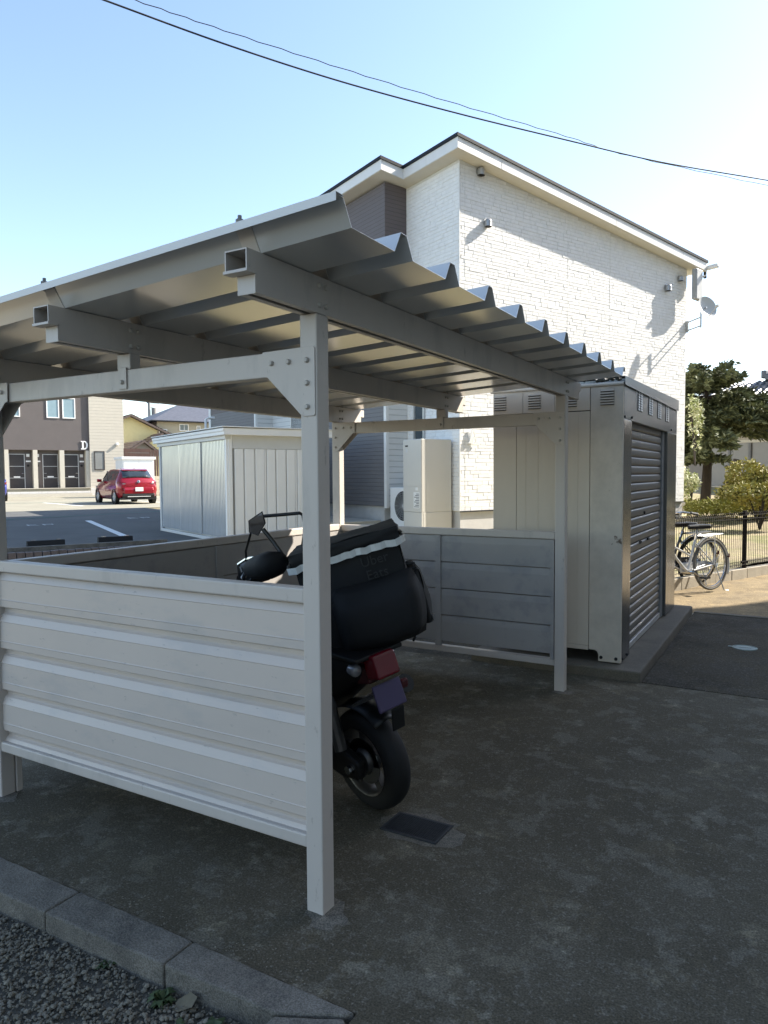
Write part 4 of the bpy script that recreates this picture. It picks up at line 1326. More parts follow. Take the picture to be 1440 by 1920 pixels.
def gable(name, label, loc, w, depth, zeave, zridge, wallm, roofm, over=.35, rot=HTH, ridge_off=0.5, wins=()):
    """house with its gable end facing the viewer (local x across, y away)"""
    h = thing(name, label, 'house', loc, rot)
    xm = w * ridge_off
    MB().prism([(0, 0), (w, 0), (w, zeave), (xm, zridge), (0, zeave)], 'y', 0, depth).build('wall', wallm, h)
    for (xa, za, xb, zb) in ((-over, zeave - over * (zridge - zeave) / xm, xm, zridge), (w + over, zeave - over * (zridge - zeave) / (w - xm), xm, zridge)):
        d = Vector((xb - xa, 0, zb - za)); nrm = Vector((-d.z, 0, d.x)).normalized()
        if nrm.z < 0: nrm = -nrm
        t = .16
        vs = []
        for y in (-over, depth + over):
            vs += [(xa, y, za + .02), (xb, y, zb + .02), (xb + nrm.x * 0, y, zb + t + .02), (xa, y, za + t + .02)]
        r = MB().add(vs, [(0, 1, 2, 3), (7, 6, 5, 4), (0, 4, 5, 1), (1, 5, 6, 2), (2, 6, 7, 3), (3, 7, 4, 0)]).build('roof', roofm, h)
        L = d.length
        q = MB()                           # courses of tiles as stepped ridges
        n = max(3, int(L / .28))
        for k in range(n):
            f0, f1 = k / n, (k + 1) / n
            P = lambda f, lift: Vector((xa, 0, za + t + .02)) + d * f + Vector((0, 0, lift))
            a, b = P(f0, .05), P(f1, .012)
            q.add([(a.x, -over, a.z), (b.x, -over, b.z), (b.x, depth + over, b.z), (a.x, depth + over, a.z), (a.x, -over, a.z - .05), (a.x, depth + over, a.z - .05)], [(0, 1, 2, 3), (0, 3, 5, 4)])
        q.build('roof_tiles', roofm, h, kind='stuff')
    for (x0, x1, z0, z1) in wins: window(h, 0, x0, x1, z0, z1, 'n', M_GLASS, .06, M_WHITE)
    return h


gable('yellow_house', 'pale yellow gabled house with a brown tiled roof in the distance', W(3.6, 46, .35), 6.0, 7, 4.35, 5.7, M_YELLOW, M_TILEBR, .45, ridge_off=.52)
gable('brown_roof_house', 'low house with brown tiled roof in front of the yellow house', W(5.05, 40.5, .35), 1.9, 5, 2.85, 3.5, M_GREYH, M_TILEBR, .35, ridge_off=.55)
gable('tiled_annexe', 'tiled annexe with a yellow gable behind the brown fence', W(6.9, 44, .35), 2.0, 4, 3.3, 4.25, M_YELLOW, M_TILEBR, .3, ridge_off=.8)
bh = thing('beige_house', 'beige two-storey house under a dark grey hip roof', 'house', W(8.75, 46, .35), HTH)
MB().box(0, 9, 0, 8, 0, 5.5).build('wall', M_BEIGEH, bh)
q = MB()
q.add([(-.5, -.5, 5.5), (9.5, -.5, 5.5), (9.5, 8.5, 5.5), (-.5, 8.5, 5.5), (3.2, 4, 7.25), (5.8, 4, 7.25)], [(0, 1, 5, 4), (1, 2, 5), (2, 3, 4, 5), (3, 0, 4), (0, 3, 2, 1)])
q.build('roof', M_TILEGR, bh)
MB().box(-.52, 9.52, -.52, 8.52, 5.42, 5.498).build('fascia', M_ROOFDK, bh)
for (x0, x1, z0, z1) in ((.15, .78, 4.35, 4.85), (1.75, 2.5, 4.75, 5.3), (3.15, 3.45, 4.8, 5.2)):
    fo = window(bh, 0, x0, x1, z0, z1, 'n', M_GLASS, .06, M_WHITE)
    MB().box((x0 + x1) / 2 - .02, (x0 + x1) / 2 + .02, -.05, -.0455, z0, z1).build('mullion', M_WHITE, fo)
up = thing('utility_pole', 'grey utility pole with a transformer behind the yellow house', 'utility pole', W(10.85, 55, 0), HTH)
MB().tube([(0, 0, 0), (0, 0, 9.2)], .15, 10, .11).build('pole', M_POLE, up, smooth=60)
MB().cyl((.42, 0, 6.95), (.42, 0, 7.65), .22, 12).build('transformer', M_GREYH, up)
MB().box(-.2, .9, -.05, .05, 8.05, 8.15).build('crossarm', M_POLE, up)
MB().bar((0, 0, 7.7), (.42, 0, 7.66), .06).build('bracket', M_POLE, up)
an = thing('tv_antenna', 'thin rooftop television antenna mast beside the apartment block', 'antenna', W(4.75, 43, 0), HTH)
MB().cyl((0, 0, .3), (0, 0, 7.0), .025, 6).build('mast', M_POLE, an)
MB().bar((-.35, 0, 6.1), (.05, 0, 6.25), .03).build('boom', M_POLE, an)
for k in range(4): MB().bar((-.3 + k * .1, -.25, 6.12 + k * .03), (-.3 + k * .1, .25, 6.12 + k * .03), .02).build('element', M_POLE, an)
MB().lathe((0, 0, 6.72), (0, 0, 1), [(0, 0), (.09, .03), (.09, .16), (0, .2)], 8).build('booster', M_POLE, an)

# ================================================================== MESH FENCE, GARDEN AND NEIGHBOUR ON THE RIGHT
fn = thing('mesh_fence', 'dark wire mesh fence on a low block base beside the bicycles', 'fence', W(0, -4.15, 0), HTH)
bl0 = MB().box(0, .392, -.05, .05, -.1, .13).build('block', M_BLOCK, fn, bevel=.005)
bl0.location = (-5.0, 0, 0)
for k in range(1, 34): place(bl0, fn, (-5.0 + k * .4, R.uniform(-.003, .003), R.uniform(-.003, .003)))
po0 = MB().box(-.024, .024, -.024, .024, .131, .955).build('post', M_MESH, fn, bevel=.004)
po0.location = (1.80, .0, 0)
for x in (-4.2, -2.2, -.2, 3.8, 5.8, 7.8): place(po0, fn, (x, 0, 0))
cl0 = MB().box(-.05, .05, -.032, .028, .20, .235).build('clamp', M_MESH, fn)
cl0.location = (1.8, 0, 0)
for x in (-.2, 3.8): place(cl0, fn, (x, 0, 0))
place(cl0, fn, (1.8, 0, .70)); place(cl0, fn, (-.2, 0, .70))
# mesh wires: verticals (bent over at the top) as one mass, plus horizontals
q = MB()
n = 0
x = -5.0
while x < 8.2:
    q.tube([(x, -.030, .165), (x, -.030, .90), (x, -.012, .93), (x, .012, .93), (x, .026, .90)], .0042, 4, cap=False)
    x += .05
q.build('vertical_wire', M_MESH, fn, kind='stuff')
for z, y in ((.19, -.034), (.235, -.034), (.845, -.034), (.895, -.034), (.905, .03), (.93, .0)):
    MB().cyl((-5.0, y, z), (8.2, y, z), .0042, 5).build('horizontal_wire', M_MESH, fn)
# garden kerb line behind the fence
gk = MB()
gk.bar(W(6.2, -3.75, yard_z(6.2, -3.75) + .13), W(4.6, .9, yard_z(4.6, .9) + .13), .12, .14)
gk_o = MB()
P0, P1 = W(12.5, -4.0, .60), W(8.4, 2.4, .60)
k_ = thing('garden_kerb', 'pale concrete garden kerb behind the mesh fence', 'kerb', (0, 0, 0))
n = 12
for i in range(n):
    a, b = P0.lerp(P1, i / n + .004), P0.lerp(P1, (i + 1) / n - .004)
    MB().bar(a, b, .12, .24).build('kerb_block', M_CREAM, k_, bevel=.01)


def leafmass(name, m, pts, size, parent=None, aspect=2.2, droop=.0, label=None, kind=None, dirs=None):
    """thousands of separate leaf quads, bent along the middle"""
    n = len(pts)
    V = np.zeros((n, 6, 3)); 
    for i, p_ in enumerate(pts):
        t = RNG.uniform(0, 6.283); e = RNG.uniform(-.9, .9) - droop
        d = np.array([math.cos(t) * math.cos(e), math.sin(t) * math.cos(e), math.sin(e)]) if dirs is None else dirs[i] + RNG.normal(0, .35, 3)
        d /= np.linalg.norm(d) + 1e-9
        r = RNG.normal(0, 1, 3); s_ = np.cross(d, r); s_ /= np.linalg.norm(s_) + 1e-9
        nn = np.cross(d, s_)
        L = size * RNG.uniform(.6, 1.3); w = L / aspect / 2
        p_ = np.array(p_)
        V[i] = [p_, p_ + d * L * .45 - s_ * w + nn * w * .4, p_ + d * L * .45 + s_ * w + nn * w * .4, p_ + d * L, p_ + d * L * .5, p_]
    F = []
    for i in range(n):
        o = i * 6
        F += [(o, o + 1, o + 4), (o + 1, o + 3, o + 4), (o, o + 4, o + 2), (o + 4, o + 3, o + 2)]
    me = bpy.data.meshes.new(name)
    me.from_pydata(V.reshape(-1, 3).tolist(), [], F)
    me.materials.append(m)
    o = bpy.data.objects.new(name, me)
    COL.objects.link(o)
    if parent: o.parent = parent
    if label: o['label'] = label
    if kind: o['kind'] = kind
    return o


def at(px, py, dep):                       # point on the sight line of a photograph pixel, for measuring only
    d = Vector(((px - 720) / 1339.3, (960 - py) / 1339.3, 1.0))
    return CAM + (_r2 * d.x + _u2 * d.y + _f * d.z) * dep


# yew-like conifer with layered arms
cf = thing('conifer_tree', 'dark green conifer with layered sagging branches beside the tiled house', 'tree', (0, 0, 0))
base = at(1322, 930, 21.0); base.z = .75
cf.location = base
H_ = 4.0
MB().tube([(0, 0, -.3), (.05, .03, 1.2), (-.04, .05, 2.4), (.02, 0, 3.6)], .16, 9, .04).build('trunk', M_BARK, cf, smooth=60)
pts, drs = [], []
br = MB()
for k in range(120):
    z = 1.05 + 2.6 * R.random() ** 1.3
    t = R.uniform(0, 6.283)
    if math.cos(t - rad(30)) > .1 and z < 2.1: z = R.uniform(2.0, 3.0)
    L = (2.1 - .50 * (z - 1.15)) * R.uniform(.55, 1.1)
    L *= 1.0 + .5 * max(0, math.cos(t - rad(30))) * (z < 3.1)
    if z > 3.3: L *= .8
    rise = R.uniform(-.12, .34) + (.3 if z > 3.0 else 0)
    P = [Vector((0, 0, z))]
    d = Vector((math.cos(t), math.sin(t), rise))
    for j in range(1, 6):
        P.append(P[0] + d * L * j / 5 + Vector((R.uniform(-.04, .04), R.uniform(-.04, .04), -.10 * (j / 5) ** 2 * L)))
    br.tube(P, .028, 5, .006)
    for j in range(int(L * 95)):
        f = R.uniform(.18, 1.0) ** .8
        b_ = P[0].lerp(P[5], f)
        i0 = min(int(f * 5), 4)
        b_ = P[i0].lerp(P[i0 + 1], f * 5 - i0)
        side_ = R.choice((-1, 1))
        sd = Vector((-d.y, d.x, 0)) * side_
        ln = R.uniform(.05, .34) * (1.1 - .6 * f)
        dd = (d * .6 + sd * .9 + Vector((0, 0, R.uniform(-.35, .25)))).normalized()
        for s_ in range(3):
            q_ = b_ + dd * ln * (s_ / 2) + Vector((R.uniform(-.03, .03), R.uniform(-.03, .03), R.uniform(-.05, .03)))
            pts.append(tuple(q_)); drs.append(np.array(dd))
br.build('branches', M_BARK, cf)
leafmass('crown', M_LEAFD, pts, .19, cf, 2.6, dirs=drs)

# neighbour's tiled house
NA = 17.6
nh = thing('tiled_house', 'grey single-storey house with glazed tile roof behind the conifer', 'house', W(NA, 0, 0), HTH)
ey, ez = -4.0, .95
MB().box(0, 6, -6, 6.9, .3, 3.12).build('wall', M_GREYH, nh)
MB().box(-.06, -.001, -6, 6.9, .3, .95).build('footing', M_FOUND, nh)
MB().box(-.55, -.03, -6, 6.85, .86, 1.02).build('verandah_edge', M_CREAM, nh, bevel=.01)
MB().box(-1.0, .3, -6.6, 7.4, 3.12, 3.24).build('eave', M_GREYH, nh)
# facade glazing: posts, transom, panes
for b in (5.82, 5.05, 4.28, 3.45, 2.6, 1.7): MB().box(-.05, -.002, b, b + .09, 1.0, 3.1).build('window_post', M_POLE, nh)
MB().box(-.052, -.002, 1.7, 5.91, 2.60, 2.70).build('transom', M_SOFFIT, nh)
MB().box(-.052, -.002, 1.7, 5.91, 3.02, 3.1).build('head_rail', M_POLE, nh)
for b in (5.05, 4.28, 3.45, 2.6, 1.7):
    MB().box(-.025, -.012, b + .092, b + .76, 1.02, 2.598).build('pane', M_GLASSGREY, nh)
    MB().box(-.025, -.012, b + .092, b + .76, 2.702, 3.018).build('pane', M_GLASSGREY if b < 4 else M_CREAM, nh)
    q = MB()
    prc = [(-.006 + .006 * (k % 2), b + .095 + k * .03) for k in range(20)]
    q.add([(x, y, 1.04) for x, y in prc] + [(x, y, 2.59) for x, y in prc], [(k, k + 1, 21 + k, 20 + k) for k in range(19)])
    q.build('curtain', M_WHITE, nh)
# roof: rolls and courses of glazed tiles, real geometry
q = MB()
rise = 1.95; run = 4.2
nb, nr = 50, 13
wv = [(0, 0), (.09, -.028), (.17, -.022), (.215, .03), (.255, .035), (.275, 0)]
for r_i in range(nr):
    f0, f1 = r_i / nr, (r_i + 1) / nr
    x0, x1 = -1.1 + run * f0, -1.1 + run * f1 + .02
    z0, z1 = 3.26 + rise * f0 + .04, 3.26 + rise * f1 + .005
    y = -7
    row = []
    while y < 7.5:
        for (dy, dz) in wv[:-1]: row.append((y + dy, dz))
        y += .275
    m_ = len(row)
    q.add([(x0, yy, z0 + dz) for yy, dz in row] + [(x1, yy, z1 + dz) for yy, dz in row] + [(x0, yy, z0 + dz - .04) for yy, dz in row],
          [(i, i + 1, m_ + i + 1, m_ + i) for i in range(m_ - 1)] + [(2 * m_ + i, 2 * m_ + i + 1, i + 1, i) for i in range(m_ - 1)])
q.build('roof_tiles', M_KAWARA, nh, kind='stuff')
MB().add([(-1.1, -7, 3.2), (-1.1, 7.45, 3.2), (3.1, 7.45, 5.18), (3.1, -7, 5.18), (7.2, -7, 3.2), (7.2, 7.45, 3.2)], [(0, 1, 2, 3), (3, 2, 5, 4)]).build('roof_base', M_ROOFDK, nh)
MB().box(2.85, 3.35, -7.1, 5.35, 5.16, 5.44).build('roof_ridge', M_KAWARA, nh, bevel=.05)
MB().obox((3.05, 5.45, 5.42), (.12, 0, 0), (0, .10, 0), (0, 0, .16)).build('ridge_end', M_KAWARA, nh, bevel=.04)

# shrubs, stump, rock, moss
def blob_pts(c, rx, ry, rz, n, shell=.55, lumps=7, seed=1):
    rr_ = random.Random(seed)
    cs = [(rr_.uniform(-.6, .6) * rx, rr_.uniform(-.6, .6) * ry, rr_.uniform(-.55, .65) * rz, rr_.uniform(.3, .55)) for _ in range(lumps)]
    out = []
    while len(out) < n:
        l = rr_.choice(cs)
        v = Vector((rr_.gauss(0, 1), rr_.gauss(0, 1), rr_.gauss(0, 1))).normalized() * (rr_.uniform(shell, 1) ** .5)
        out.append((c[0] + l[0] + v.x * rx * l[3], c[1] + l[1] + v.y * ry * l[3], max(c[2] - rz, c[2] + l[2] + v.z * rz * l[3])))
    return out


def shrub(name, label, cat, m, px, py_top, py_bot, dep, wpx, n, size, seed, asp=2.0, group=None, stems=5):
    top, bot = at(px, py_top, dep), at(px, py_bot, dep)
    hh = (top.z - bot.z) / 2; w_ = wpx / 1339.3 * dep / 2
    s_ = thing(name, label, cat, (bot.x, bot.y, bot.z), 0, group)
    leafmass('foliage', m, blob_pts((0, 0, hh * 1.05), w_, w_, hh, n, .4, 9, seed), size, s_, asp)
    q = MB()
    rr_ = random.Random(seed)
    for k in range(stems):
        t = rr_.uniform(0, 6.28)
        q.tube([(0, 0, -.3), (.3 * w_ * math.cos(t), .3 * w_ * math.sin(t), hh * .8), (.6 * w_ * math.cos(t), .6 * w_ * math.sin(t), hh * 1.5)], .02, 5, .006)
    q.build('stems', M_BARK, s_)
    return s_


shrub('variegated_shrub', 'cream-edged leafy shrub high against the right house corner', 'shrub', M_LEAFV, 1303, 742, 850, 18.5, 34, 420, .10, 3)
shrub('variegated_shrub', 'low cream-edged shrub at the foot of the house corner', 'shrub', M_LEAFV, 1293, 880, 945, 18.0, 36, 900, .09, 4)
shrub('yellowing_shrub', 'yellow and rust coloured shrub in front of the glazed facade', 'shrub', M_LEAFY, 1424, 872, 966, 16.5, 135, 8500, .10, 5, 2.0)
shrub('dark_shrub', 'low dark brown-green mound of shrub behind the mesh fence', 'shrub', M_LEAFY, 1425, 900, 965, 14.5, 110, 3600, .09, 6, 2.0)
sp = thing('tree_stump', 'leaning cut tree trunk beside the yellow shrub', 'tree stump', at(1357, 938, 17.2), 0)
e = at(1382, 862, 17.2) - at(1357, 938, 17.2)
MB().tube([Vector((0, 0, -.25)), e * .35 + Vector((.02, 0, 0)), e * .7, e], [.15, .115, .09, .085], 10).build('trunk', M_BARK, sp, smooth=50)
MB().tube([e * .75, e * .75 + Vector((-.18, .1, .1))], .05, 7, .03).build('stub', M_BARK, sp)
q = MB()
rk = [Vector(tuple(p_)) for p_ in ico_v]
q.add([(p_.x * .24 * R.uniform(.85, 1.15), p_.y * .22 * R.uniform(.85, 1.15), p_.z * .32 * R.uniform(.9, 1.1) + .18) for p_ in rk], [tuple(int(k) for k in f_) for f_ in ico_f])
ro = q.build('garden_rock', M_ROCK, smooth=20, bevel=.03)
ro.location = at(1377, 940, 16.6)
tag(ro, 'mossy brown boulder at the foot of the cut trunk', 'rock')
mp = []
for k in range(2600):
    t = R.random(); 
    p_ = at(R.uniform(1285, 1400), R.uniform(938, 962), R.uniform(15.2, 17.2))
    mp.append((p_.x, p_.y, p_.z + R.uniform(-.06, .04)))
tag(leafmass('ground_cover', M_MOSSY, mp, .085, None, 2.0), 'yellow-green ground cover in the garden behind the fence', 'ground cover', kind='stuff')

# ================================================================== BICYCLES
def bicycle(name, label, m, loc, rot, group, basket=True, seed=0):
    b = thing(name, label, 'bicycle', loc, rot, group)
    RW = .335
    HUB = Vector((0, 0, RW)); FH = Vector((1.08, 0, RW)); BB = Vector((.44, 0, .27)); ST = Vector((.30, 0, .62)); HT = Vector((.88, 0, .78)); HTb = Vector((.94, 0, .60))
    for nm, c_ in (('rear_wheel', HUB), ('front_wheel', FH)):
        w = thing(nm, None, None, c_); w.parent = b
        MB().torus((0, 0, 0), (0, 1, 0), RW - .018, .018, 40, 7).build('tyre', M_RUBBER if seed else mat('grey_tyre_' + nm, (.10, .095, .085), .8), w, smooth=60)
        MB().torus((0, 0, 0), (0, 1, 0), RW - .045, .013, 40, 6).build('rim', M_CHROME, w, smooth=60)
        q = MB()
        for k in range(32):
            t = k * 2 * math.pi / 32; t2 = t + (.5 if k % 4 < 2 else -.5)
            q.cyl((.03 * math.cos(t2), .03 * (1 if k % 2 else -1), .03 * math.sin(t2)), ((RW - .05) * math.cos(t), 0, (RW - .05) * math.sin(t)), .0014, 3)
        q.build('spokes', M_CHROME, w)
        MB().cyl((0, -.05, 0), (0, .05, 0), .03 if nm[0] == 'r' else .02, 10).build('hub', M_CHROME, w)
        # mudguard
        ring = [(math.cos(t) * (RW + .022), 0, math.sin(t) * (RW + .022)) for t in np.linspace(rad(40 if nm[0] == 'r' else 35), rad(205 if nm[0] == 'r' else 160), 22)]
        q = MB()
        for (x, y, z) in ring: q.v += [(x, -.019, z - .008), (x, 0, z), (x, .019, z - .008)]
        for i in range(len(ring) - 1):
            for k in range(2): q.f.append((i * 3 + k, i * 3 + k + 1, i * 3 + k + 4, i * 3 + k + 3))
        o = q.build('mudguard', m if seed == 0 else M_CHROME, b, smooth=60, thick=.002)
        o.location = c_
    q = MB()
    q.tube([BB, ST, (.245, 0, .74)], .016, 8)
    q.tube([HT - Vector((0, 0, .03)), (.66, 0, .46), (.50, 0, .31), BB], .017, 8)
    q.tube([HT, (.70, 0, .60), (.40, 0, .47)], .014, 8)
    q.tube([HTb, HT, HT + Vector((-.025, 0, .09))], .019, 8)
    for s_ in (-.05, .05):
        q.tube([(BB.x, s_ * .4, BB.z), (0, s_, RW)], .010, 6)
        q.tube([(ST.x, s_ * .3, ST.z), (0, s_, RW)], .008, 6)
        q.tube([HTb + Vector((.01, s_ * .6, -.02)), (1.0, s_, .5), FH + Vector((0, s_, 0))], .010, 6)
    q.build('frame', m, b, smooth=60)
    MB().cyl(ST, (.235, 0, .80), .013, 8).build('seat_post', M_CHROME, b)
    q = MB()
    q.prism([(.08, -.095), (.12, -.10), (.26, -.05), (.40, -.018), (.42, 0), (.40, .018), (.26, .05), (.12, .10), (.08, .095)], 'z', .79, .85)
    q.build('saddle', M_BLACKP, b, bevel=.02)
    q = MB()
    for s_ in (-.06, -.02, .02, .06): q.tube([(.26, s_, .70), (-.18, s_, .715)], .006, 5)
    for s_ in (-.06, .06): q.tube([(-.02, s_, .71), (0, s_, RW)], .006, 5)
    q.tube([(-.18, -.07, .715), (-.18, .07, .715)], .008, 5)
    q.build('rear_rack', m if seed == 0 else M_CHROME, b)
    q = MB()
    q.tube([(.855, 0, .86), (.84, 0, .98)], .014, 8)
    for s_ in (-1, 1): q.tube([(.84, 0, .98), (.86, s_ * .10, 1.0), (.80, s_ * .23, 1.02), (.66, s_ * .27, 1.0), (.60, s_ * .27, .99)], .011, 8)
    q.build('handlebar', M_CHROME, b, smooth=60)
    for s_ in (-1, 1): MB().tube([(.70, s_ * .268, 1.006), (.58, s_ * .27, .988)], .017, 8).build('grip', M_BLACKP, b)
    if basket:
        q = MB()
        for k in range(9):
            f = -1 + k / 4
            q.cyl((.95, f * .14, .72), (.93, f * .17, .96), .0025, 4); q.cyl((1.17, f * .13, .72), (1.22, f * .17, .96), .0025, 4)
            q.cyl((.95 + .22 * k / 8, -.14, .72), (.93 + .29 * k / 8, -.17, .96), .0025, 4); q.cyl((.95 + .22 * k / 8, .14, .72), (.93 + .29 * k / 8, .17, .96), .0025, 4)
            q.cyl((.95 + .22 * k / 8, -.14, .72), (.95 + .22 * k / 8, .14, .72), .0025, 4)
        for z in (.72, .80, .88, .96):
            e_ = (z - .72) / .24
            q.tube([(.95 - .02 * e_, -.14 - .03 * e_, z), (.95 - .02 * e_, .14 + .03 * e_, z), (1.17 + .05 * e_, .13 + .04 * e_, z), (1.17 + .05 * e_, -.13 - .04 * e_, z)], .004, 4, closed=True)
        q.build('basket', M_BIKEG, b)
        MB().lathe((1.02, 0, .56), (1, 0, 0), [(0, .0), (.03, .0), (.04, .06), (0, .075)], 12).build('lamp', M_CLEAR, b)
    MB().box(-.02, .50, -.072, -.052, .25, .375).build('chain_guard', m, b, bevel=.02)
    MB().cyl((BB.x, -.08, BB.z), (BB.x, .08, BB.z), .028, 10).build('bottom_bracket', M_CHROME, b)
    for s_, a_ in ((-1, .5), (1, .5 + math.pi)):
        e_ = BB + Vector((.165 * math.cos(a_), s_ * .08, .165 * math.sin(a_)))
        MB().bar(BB + Vector((0, s_ * .08, 0)), e_, .018, .012).build('crank', M_CHROME, b)
        MB().box(e_.x - .045, e_.x + .045, e_.y + (s_ * .01 if s_ > 0 else s_ * .10), e_.y + (s_ * .10 if s_ > 0 else s_ * .01), e_.z - .012, e_.z + .012).build('pedal', M_BLACKP, b)
    q = MB()
    q.tube([(0, .06, RW), (-.03, .16, .012), (-.10, .17, .0)], .008, 6)
    q.build('kickstand', M_CHROME, b)
    MB().box(-.36, -.345, -.025, .025, .40, .45).build('reflector', M_STRAP, b)
    return b


hd = math.atan2(-.86, -.51)
bicycle('bicycle', 'white step-through bicycle leaning beside the shutter store', M_BIKEW, (.43, 8.02, .003), (rad(3), 0, hd), 'bicycles by the mesh fence')
bicycle('bicycle', 'grey city bicycle standing behind the white one', M_BIKEG, (.20, 8.40, .003), (rad(-2), 0, hd - .16), 'bicycles by the mesh fence', seed=1)

# ================================================================== DELIVERY SCOOTER WITH ITS INSULATED BAG
YAW, LEAN = math.atan2(.331, -.944), rad(-8.5)
MC0 = Vector((-.262, .80, .0))
mc = thing('delivery_scooter', 'black scooter leaning on its side stand inside the shelter', 'scooter', MC0, (LEAN, 0, YAW))
MCM = Matrix.Rotation(YAW, 4, 'Z') @ Matrix.Rotation(LEAN, 4, 'X')
MCM.translation = MC0
MCI = MCM.inverted()
WR = .232
for nm, xx in (('rear_wheel', 0), ('front_wheel', 1.26)):
    w = thing(nm, None, None, (xx, 0, WR)); w.parent = mc
    MB().lathe((0, 0, 0), (0, 1, 0), [(.150, -.052), (.178, -.058), (.205, -.054), (.224, -.036), (.231, -.012), (.231, .012), (.224, .036), (.205, .054), (.178, .058), (.150, .052)], 44).build('tyre', M_RUBBER, w, smooth=60)
    q = MB()
    q.lathe((0, 0, 0), (0, 1, 0), [(.150, -.05), (.155, -.056), (.148, -.052), (.138, -.03), (.132, .0), (.138, .03), (.148, .052), (.155, .056), (.150, .05)], 40)
    q.build('rim', M_RIM, w, smooth=50)
    q = MB()
    for k in range(5):
        t = k * 2 * math.pi / 5 + .3
        q.bar((.03 * math.cos(t), .012, .03 * math.sin(t)), (.14 * math.cos(t), .018, .14 * math.sin(t)), .042, .03, (0, 1, 0))
    q.build('spokes', M_RIM, w)
    MB().lathe((0, 0, 0), (0, 1, 0), [(0, -.05), (.06, -.05), (.065, .03), (.05, .055), (.02, .06), (0, .06)], 22).build('hub', M_RIM, w, smooth=40)
    MB().lathe((.0, .035, 0), (0, 1, 0), [(.062, 0), (.105, 0), (.105, .005), (.062, .005)], 28).build('brake_disc', M_CHROME, w)
# swing arm, engine case, exhaust
MB().prism([(-.06, .19), (.06, .17), (.36, .20), (.52, .26), (.52, .38), (.30, .37), (.02, .30), (-.06, .27)], 'y', .075, .125).build('engine_case', M_BLACKP, mc, bevel=.015)
MB().tube([(-.02, .115, .24), (-.02, .15, .24)], .02, 8).build('axle_nut', M_CHROME, mc)
MB().tube([(-.17, -.115, .585), (.22, -.13, .36)], .042, 12, .036).build('silencer', M_BLACKP, mc, smooth=50)
MB().tube([(.05, .12, .30), (.14, .10, .60)], .028, 10).build('shock_absorber', M_RIM, mc)
# body: a lofted tail and legshield
q = MB()
SEC = [(-.10, .655, .74, .045), (.0, .57, .76, .10), (.20, .42, .80, .155), (.45, .36, .80, .15), (.62, .30, .66, .13), (.68, .26, .40, .12)]
for (x, z0, z1, w_) in SEC:
    for k in range(12):
        t = 2 * math.pi * k / 12
        q.v.append((x, w_ * math.copysign(abs(math.cos(t)) ** .7, math.cos(t)), (z0 + z1) / 2 + (z1 - z0) / 2 * math.copysign(abs(math.sin(t)) ** .7, math.sin(t))))
for i in range(len(SEC) - 1):
    for k in range(12): q.f.append((i * 12 + k, i * 12 + (k + 1) % 12, (i + 1) * 12 + (k + 1) % 12, (i + 1) * 12 + k))
q.f.append(tuple(range(11, -1, -1))); q.f.append(tuple((len(SEC) - 1) * 12 + k for k in range(12)))
q.build('body', M_BLACKP, mc, smooth=50)
MB().box(.10, .66, -.13, .13, .80, .845).build('seat', M_FABRIC, mc, bevel=.025)
MB().box(.62, 1.0, -.15, .15, .26, .32).build('footboard', M_BLACKP, mc, bevel=.02)
MB().prism([(.98, .28), (1.06, .28), (1.00, .86), (.90, .92), (.88, .86)], 'y', -.17, .17).build('legshield', M_BLACKP, mc, bevel=.03)
MB().tube([(1.24, 0, .26), (1.0, 0, .84), (.93, 0, .97)], .035, 10).build('steering_column', M_BLACKP, mc)
for s_ in (-.075, .075): MB().tube([(1.26, s_, WR), (1.08, s_, .62)], .018, 8).build('fork', M_CHROME, mc)
MB().lathe((1.26, 0, WR), (0, 1, 0), [(.25, -.07), (.262, -.04), (.265, 0), (.262, .04), (.25, .07)], 40).build('front_mudguard_rim', M_BLACKP, mc) if False else None
q = MB()
arc = [(1.26 + .262 * math.cos(t), WR + .262 * math.sin(t)) for t in np.linspace(rad(20), rad(165), 14)]
for x, z in arc: q.v += [(x, -.065, z - .02), (x, 0, z), (x, .065, z - .02)]
for i in range(len(arc) - 1):
    for k in range(2): q.f.append((i * 3 + k, i * 3 + k + 1, i * 3 + k + 4, i * 3 + k + 3))
q.build('front_mudguard', M_BLACKP, mc, smooth=60, thick=.004)
q = MB()
arc = [(.0 + .275 * math.cos(t), WR + .275 * math.sin(t)) for t in np.linspace(rad(70), rad(125), 12)]
for x, z in arc: q.v += [(x, -.07, z - .015), (x, 0, z), (x, .07, z - .015)]
for i in range(len(arc) - 1):
    for k in range(2): q.f.append((i * 3 + k, i * 3 + k + 1, i * 3 + k + 4, i * 3 + k + 3))
q.build('rear_mudguard', M_BLACKP, mc, smooth=60, thick=.004)
# tail lamp, signals, plate and flap
MB().prism([(-.215, .665), (-.13, .645), (-.10, .755), (-.185, .765)], 'y', -.062, .062).build('tail_lamp', M_TAIL, mc, bevel=.012)
MB().prism([(-.129, .625), (-.02, .60), (-.02, .74), (-.10, .75)], 'y', -.05, .05).build('tail_bracket', M_STRAP, mc, bevel=.008)
for s_ in (-1, 1):
    o = MB().tube([(-.10, s_ * .05, .70), (-.10, s_ * .085, .70)], .011, 8).build('signal_stalk', M_BLACKP, mc)
    MB().lathe((-.095, s_ * .098, .70), (-1, 0, 0), [(.0, -.025), (.024, -.02), (.028, .0), (.028, .018), (.018, .028), (0, .03)], 16).build('signal_lens', M_CLEAR, o, smooth=60)
pl = MB().obox((-.205, .012, .585), (.006, 0, -.002), (0, .076, 0), (.018, 0, .054)).build('number_plate', M_PLATE, mc, bevel=.006)
MB().obox((-.215, -.012, .475), (.005, 0, 0), (0, .034, 0), (-.004, 0, .05)).build('mud_flap', M_BLACKP, mc, bevel=.004)
MB().obox((-.19, -.085, .60), (.014, 0, 0), (0, .02, 0), (0, 0, .02)).build('side_reflector', M_STRAP, mc, bevel=.01)
